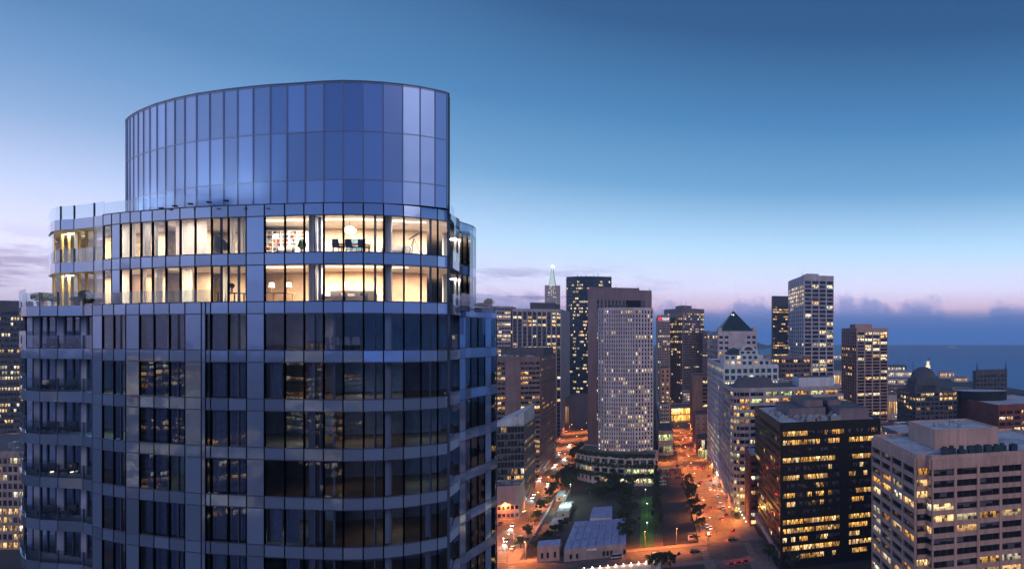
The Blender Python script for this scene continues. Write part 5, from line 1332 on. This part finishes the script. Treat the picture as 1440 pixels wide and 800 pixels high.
# ------------------------------------------------------------------ street lamps
def lamp_proto():
    o = root('street_lamp', (0,0,0), 'x', 'street lamp')
    a = MB(); a.tube((0,0,0),(0,0,8.6),.11,.07,8); a.tube((0,0,0),(0,0,.5),.2,.16,8); put(a,'pole','metal',o)
    a = MB(); a.tube((0,0,8.5),(0,1.9,9.1),.05,.04,6); put(a,'arm','metal',o)
    a = MB(); a.hexa([(-.16,1.6,8.96),(.16,1.6,8.96),(.2,2.5,9.02),(-.2,2.5,9.02)],[(-.1,1.6,9.12),(.1,1.6,9.12),(.12,2.5,9.18),(-.12,2.5,9.18)]); put(a,'housing','blackmetal',o)
    a = MB(); a.box(-.15,.15,1.7,2.4,8.88,8.95); put(a,'luminaire','sodium',o)
    l = bpy.data.lights.new('sodium_lamp','SPOT'); l.spot_size = rad(152); l.spot_blend = .5; l.energy = 20000; l.color = (1,.25,.045); l.shadow_soft_size = .35
    lo = bpy.data.objects.new('sodium_lamp', l); C.objects.link(lo); lo.parent = o; lo.location = (0,2.05,8.6)
    return o
lp = lamp_proto(); lfirst = [True]
def lamp(xy, rz, label, s=1.0):
    if lfirst[0]: lfirst[0] = False; o = lp; o.location = (*xy,.13); o.rotation_euler = (0,0,rz); o['label'] = label; return o
    return copy_tree(lp, (*xy,.13), rz, label, s)
for i, kk in enumerate((344,382,420,458,496,524,570,610,655,700,740)):
    lamp(ck(29.2,kk), ROT-math.pi/2, 'sodium street lamp, %s up the car park side of the orange avenue' % ORD[i])
for i, kk in enumerate((362,400,440,478,512,560,590,632,678,720)):
    lamp(ck(45.8,kk), ROT+math.pi/2, 'sodium street lamp, %s up the office side of the orange avenue' % ORD[i])
for i, kk in enumerate((345,388,432,476,520,566,612,660,710,760)):
    lamp(ck(-61.4,kk), ROT+math.pi/2, 'sodium street lamp, %s up the yard side of the near avenue' % ORD[i])
for i, kk in enumerate((365,410,455,498,560,600,650,700,750)):
    lamp(ck(-79.6,kk), ROT-math.pi/2, 'sodium street lamp, %s up the glass office side of the near avenue' % ORD[i])
for i, cc in enumerate((-54,-1,14,70,100)):
    lamp(ck(cc,331.5), ROT+math.pi, 'sodium street lamp, %s along the lower cross street' % ORD[i])
for i, cc in enumerate((-30,0,16,60)): lamp(ck(cc,553.5), ROT+math.pi, 'sodium street lamp, %s along the upper cross street' % ORD[i])
# far glow of streets by the bay
for i, (px_, py_) in enumerate(((1252,560),(1256,585),(1176,530),(1180,548),(1258,545),(1275,548),(948,583),(962,583),(815,585),(820,578),(1262,600),(1400,560))):
    g = ground(px_, py_); o = lamp(g, R.random()*6, 'distant sodium lamp, %s of those scattered before the waterfront' % ORD[i], 1.3)

# traffic signals
def signal(xy, rz, label, col='tailred'):
    o = root('traffic_signal', (*xy,.13), label, 'traffic signal', rz=rz)
    a = MB(); a.tube((0,0,0),(0,0,5.6),.09,.07,7); a.tube((0,0,5.5),(0,4.2,5.8),.05,.04,6); put(a,'pole','metal',o)
    a = MB(); a.box(-.16,.16,3.9,4.2,4.9,5.8); put(a,'signal_head','blackmetal',o)
    a = MB(); a.box(-.24,.24,3.8,3.9,5.45,5.75) if False else a.box(-.26,-.17,3.9,4.2,5.4,5.75); put(a,'signal_light',col,o)
for i, (cc, kk) in enumerate(((29.3,530),(45.7,530),(29.3,331),(45.7,331),(-61.5,530),(-61.5,331))):
    signal(ck(cc,kk), ROT+(math.pi/2 if cc > 40 or cc < 0 else -math.pi/2), 'traffic signal at the %s crossing, %s' % ('upper' if kk > 400 else 'lower', ('car park corner','office side corner','car park corner','office side corner','near avenue corner','near avenue corner')[i]))

# ------------------------------------------------------------------ yard, warehouse, fences, ramp
P = [ground(792,771,6), ground(881,763,6), ground(881,727.6,6), ground(808,732.5,6)]
c = sum(P, Vector((0,0)))/4; wh = wroot('warehouse', (c.x,c.y,0), 'low warehouse with blue grey panelled roof and pinkish street front', 'warehouse')
a = MB(); a.prism([p.lerp(c,.02) for p in P], .02, 5.6); a.build('wall', M['tan'], wh)
M['blueroof'] = mat('blue_sheet_roof', (.30,.38,.66), .55, var=.12, scale=.15)
for i in range(8):
    for j in range(2):
        A = lambda u, v: (P[0].lerp(P[1],u)).lerp(P[3].lerp(P[2],u), v)
        u0, u1, v0, v1 = i/8+.007, (i+1)/8-.007, j/2+.006, (j+1)/2-.006
        q4 = [A(u0,v0),A(u1,v0),A(u1,v1),A(u0,v1)]; a = MB(); a.prism(q4, 5.62, 5.95); a.build('roof_panel', M['blueroof'], wh)
        if R.random() < .75:
            cc = A((u0+u1)/2,(v0+v1)/2); a = MB(); a.box(cc.x-.5,cc.x+.5,cc.y-.4,cc.y+.4,5.96,6.4); a.build('roof_vent', M['metal'], wh)
for t in (.1,.2,.62,.68,.74,.95):
    p = P[0].lerp(P[1],t); q_ = P[0].lerp(P[1],t+.035); a = MB(); a.bar(p,q_,1.2,3.2,0,.12); a.build('window', M['glassdark'], wh)
p, q_ = P[0].lerp(P[1],.36), P[0].lerp(P[1],.52); a = MB(); a.bar(p,q_,4.0,5.0,0,.25); a.build('sign_board', M['white'], wh)
P2 = [ground(829,727,5), ground(861,726,5), ground(861,711,5), ground(834,713,5)]; c = sum(P2, Vector((0,0)))/4
s2 = wroot('shed', (c.x,c.y,0), 'small blue roofed shed behind the warehouse', 'shed'); a = MB(); a.prism([p.lerp(c,.03) for p in P2],.02,4.6); a.build('wall', M['white'], s2); a = MB(); a.prism(P2,4.61,5.0); a.build('roof', M['blueroof'], s2)
for t in (.3,.7): p, q_ = P2[0].lerp(P2[1],t), P2[0].lerp(P2[1],t+.12); a = MB(); a.bar(p,q_,1,3,0,.1); a.build('door', M['glassdark'], s2)
# lit site cabins and ramp walls
M['cabin'] = mat('pale_cabin', (.55,.62,.5), .6, var=.1)
def cabin(px_, py_, L, w_, h, label, m='cabin', rz=ROT, roof='roofpale'):
    p = ground(px_,py_); o = root('site_cabin', (*p,.02), label, 'cabin', rz=rz)
    a = MB(); a.box(-w_/2,w_/2,-L/2,L/2,0,h); put(a,'wall',m,o); a = MB(); a.box(-w_/2-.1,w_/2+.1,-L/2-.1,L/2+.1,h+.005,h+.15); put(a,'roof',roof,o)
    a = MB(); a.box(-.5,.5,-L/2-.06,-L/2-.005,.9,1.9); put(a,'window','glassdark',o)
    a = MB(); a.box(w_/2+.005,w_/2+.06,-.5,.5,.05,2.0); put(a,'door','metal',o)
cabin(783,741,14,5,3.0,'long pale site cabin at the bottom of the lit yard'); cabin(795,720,22,6,3.2,'long floodlit cabin with greenish roof in the yard'); cabin(789,700,16,4,2.8,'narrow cabin behind the floodlit one')
for i, (ca, cb, ka, kb, lb) in enumerate(((-57,-56.3,372,470,'outer'),(-50.3,-49.6,380,470,'inner'))):
    a = MB(); a.prism(rect(ca,cb,ka,kb), .02, 1.3); tag(a.build('ramp_wall', M['pale']), 'long pale concrete parapet beside the tunnel ramp, the %s one' % lb, 'wall')
sheet('ramp_surface', rect(-56.2,-50.4,374,470), .03, M['asphalt'])
sheet('pit_floor', rect(-56,-44,336,368), .03, M['blackmetal'])
# flood lamps with pale green light over the yard
def flood(xy, label, e=9000, col=(.75,1,.72), h=9):
    o = root('flood_lamp', (*xy,.02), label, 'flood lamp')
    a = MB(); a.tube((0,0,0),(0,0,h),.1,.07,7); put(a,'pole','metal',o); a = MB(); a.box(-.25,.25,-.15,.15,h,h+.2); put(a,'lamp','whitelamp',o)
    l = bpy.data.lights.new('flood_light','POINT'); l.energy = e; l.color = col; l.shadow_soft_size = .3
    lo = bpy.data.objects.new('flood_light', l); C.objects.link(lo); lo.parent = o; lo.location = (0,0,h-.4)
flood(ck(-47,418),'tall flood lamp throwing greenish light on the yard cabins',6000); flood(ck(-47,448),'second flood lamp further up the yard by the ramp',3500)
flood(ck(0,352),'flood lamp lighting the street end of the lawn',800,(.6,1,.3),7); flood(ck(0,392),'flood lamp in the middle of the lawn',800,(.6,1,.3),7); flood(ck(-1,428),'flood lamp at the podium end of the lawn',700,(.8,1,.5),7)
flood(ck(47.6,470),'white flood lamp at the foot of the white stepped block',5000,(1,.95,.85),6)
flood(ground(708,775),'lamp in the forecourt of the glass office',3000,(1,.7,.4),6)
# ornate little house
p = ground(771,789); o = root('small_house', (*p,.02), 'small ornate house with curved gable at the street corner', 'house', rz=ROT)
a = MB(); a.box(-4.5,4.5,0,9,0,6); put(a,'wall','pinkish',o)
a = MB()
for i in range(10):
    x0, x1 = -4.5+i*.9, -3.6+i*.9; hh = 6.3+1.1*abs(math.cos(i*.9)); a.box(x0,x1,-.3,-.02,5.5,hh)
put(a,'curved_gable','pinkish',o)
a = MB(); a.quad([(-4.6,-.0,6.02),(4.6,-.0,6.02),(4.6,4.5,8.2),(-4.6,4.5,8.2)]); a.quad([(4.6,9,6.02),(-4.6,9,6.02),(-4.6,4.5,8.2),(4.6,4.5,8.2)]); put(a,'roof','blueroof',o)
for x in (-3,-.7,2.2):
    a = MB(); a.box(x,x+1,-.05,-.01,1.5,4); put(a,'window','glassdark',o)
    a = MB(); a.box(4.51,4.56,x+3.5,x+4.3,1.5,4); put(a,'window','glassdark',o)
# fences round the car park
def fence(c0, k0, c1, k1, label, h=2.0):
    p, q_ = ck(c0,k0), ck(c1,k1); L = (q_-p).length; n_ = int(L/3)
    o = wroot('fence', (p.x,p.y,0), label, 'fence'); a = MB(); a.bar(p,q_,h-.1,h,.03,.03); a.bar(p,q_,.3,.38,.03,.03)
    for i in range(n_*6+1): t = i/(n_*6); c = p.lerp(q_,t); a.box(c.x-.015,c.x+.015,c.y-.015,c.y+.015,.1,h)
    a.build('rail_panel', M['blackmetal'], o)
    a = MB()
    for i in range(n_+1): c = p.lerp(q_,i/n_); a.box(c.x-.05,c.x+.05,c.y-.05,c.y+.05,.02,h+.1)
    a.build('post', M['blackmetal'], o)
fence(24.6,336,24.6,520,'black metal fence between car park and orange avenue'); fence(8,334.2,24,334.2,'black metal fence along the street end of the car park'); fence(-40,334.3,-12,334.3,'dark fence in front of the warehouse'); fence(8,336,8,520,'black metal fence between the tree row and the car park')
# attendant hut in the car park
p = ck(22,341); o = root('kiosk', (*p,.02), 'pale attendant kiosk at the car park corner', 'kiosk', rz=ROT); a = MB(); a.box(-1.8,1.8,-1.5,1.5,0,2.6); put(a,'wall','pale',o); a = MB(); a.box(-2,2,-1.7,1.7,2.605,2.8); put(a,'roof','roofgrey',o); a = MB(); a.box(-1.2,1.2,-1.56,-1.505,1.1,2.1); put(a,'window','glassdark',o)
# string lights along the street front at the bottom and beside the avenue
def bulb(xyz, label, m='whitelamp', r=.2, group='string light bulbs'):
    a = MB(); a.lathe([(.01,-r),(r*.8,-r*.6),(r,0),(r*.8,r*.6),(.01,r)],8); o = a.build('light_bulb', M[m]); o.location = xyz; tag(o,label,'light bulb',group)
    return o
for i in range(10):
    p = ck(-26+i*3.2, 300.5); bulb((*p,4.2), 'globe light, %s in the row along the bottom terrace wall' % ORD[i])
    l = bpy.data.lights.new('globe_glow','POINT'); l.energy = 160; l.color = (1,.6,.3); lo = bpy.data.objects.new('globe_glow', l); C.objects.link(lo); lo.location = (*p,3.6)
a = MB(); a.bar(ck(-29,301), ck(6,301), .02, 3.6, .15, .15); tag(a.build('terrace_wall', M['pale']), 'pale terrace wall lit by a row of globe lights at the bottom edge', 'wall')
for i in range(14):
    p = ck(51.5-.0*i, 352+i*7); bulb((*p,3.2), 'warm globe light, %s in the row along the brick building front' % ORD[i], r=.3, group='globe lights beside the avenue')
l_ = flood(ck(49,372),'amber lamp inside the small kerbside tree',6500,(1,.5,.08),5.5)
# ship on the bay and shuttle trail left out; ferry
p = ground(1338,489.5); o = root('ferry', (*p,.4), 'tiny white ferry out on the bay', 'ferry', rz=.2)
a = MB(); a.hexa([(-35,-6,0),(30,-6,0),(30,6,0),(-35,6,0)],[(-38,-8,7),(42,-3,7),(42,3,7),(-38,8,7)]); put(a,'hull','white',o); a = MB(); a.box(-28,18,-6,6,7.01,15); put(a,'cabin','white',o)
# elevated walkway by the glass office
a = MB(); a.bar(ground(700,722), ground(732,712), 5, 6.2, 1.5, 1.5); o = tag(a.build('footbridge', M['concrete']), 'concrete footbridge beside the blank box building', 'footbridge')

# ------------------------------------------------------------------ the city behind the viewpoint, seen in the tower's glass
sheet('road', [(-150,-150),(-172,-150),(-700,-820),(-672,-820)], .02, M['asphalt'])
for i, (x, y, w_, d_, h, mw, lt, lb) in enumerate(((-300,-215,46,40,78,'slate',.5,'slate office block mirrored low in the glass tower'),(-520,-330,60,50,92,'tan',.6,'tan office tower mirrored beside the slate one'),(-235,-420,50,50,70,'concrete',.5,'concrete office block mirrored low in the glass'),(-620,-60,60,60,85,'brown',.5,'brown block mirrored at the balcony end of the glass'),(-420,-620,70,60,88,'pale',.6,'pale block mirrored at the bottom of the glass'),(-460,-150,70,50,45,'tan',.8,'low wide tan block mirrored under the towers'),(-100,-520,70,50,80,'brown',.5,'brown slab standing behind the viewpoint'),(-800,-180,80,80,80,'slate',.6,'distant slate block mirrored in the balconies'),(-330,-330,50,40,35,'pinkish',.9,'brightly lit low block mirrored beside the street'))):
    fp = [Vector((x-w_/2,y-d_/2)),Vector((x+w_/2,y-d_/2)),Vector((x+w_/2,y+d_/2)),Vector((x-w_/2,y+d_/2))]
    B = Bld('office_block', lb, fp, h); B.core()
    for e in range(4): B.face(e, 12, int(h/3.8), pier=.2, span=.4, lit=lt, mats=('lit','litw','lity'), rowbias=.2)
    B.done(mw, 'roofgrey', 1, cap=0)
for i in range(16):
    t = i/16; lamp(Vector((-150-540*t-(i%2)*20, -160-650*t)), math.atan2(.8,.6)*(1 if i%2 else -1), 'sodium street lamp, %s along the mirrored street behind the viewpoint' % ORD[i], 1.2)
for i in range(14):
    t = .12+i/22; car(kinds[i%6], Vector((-160-525*t+(i%3-1)*4, -150-665*t)), math.pi-.66, '%s car with red tail lights, %s in the mirrored street behind the viewpoint' % (kinds[i%6], ORD[i]), 'tail')
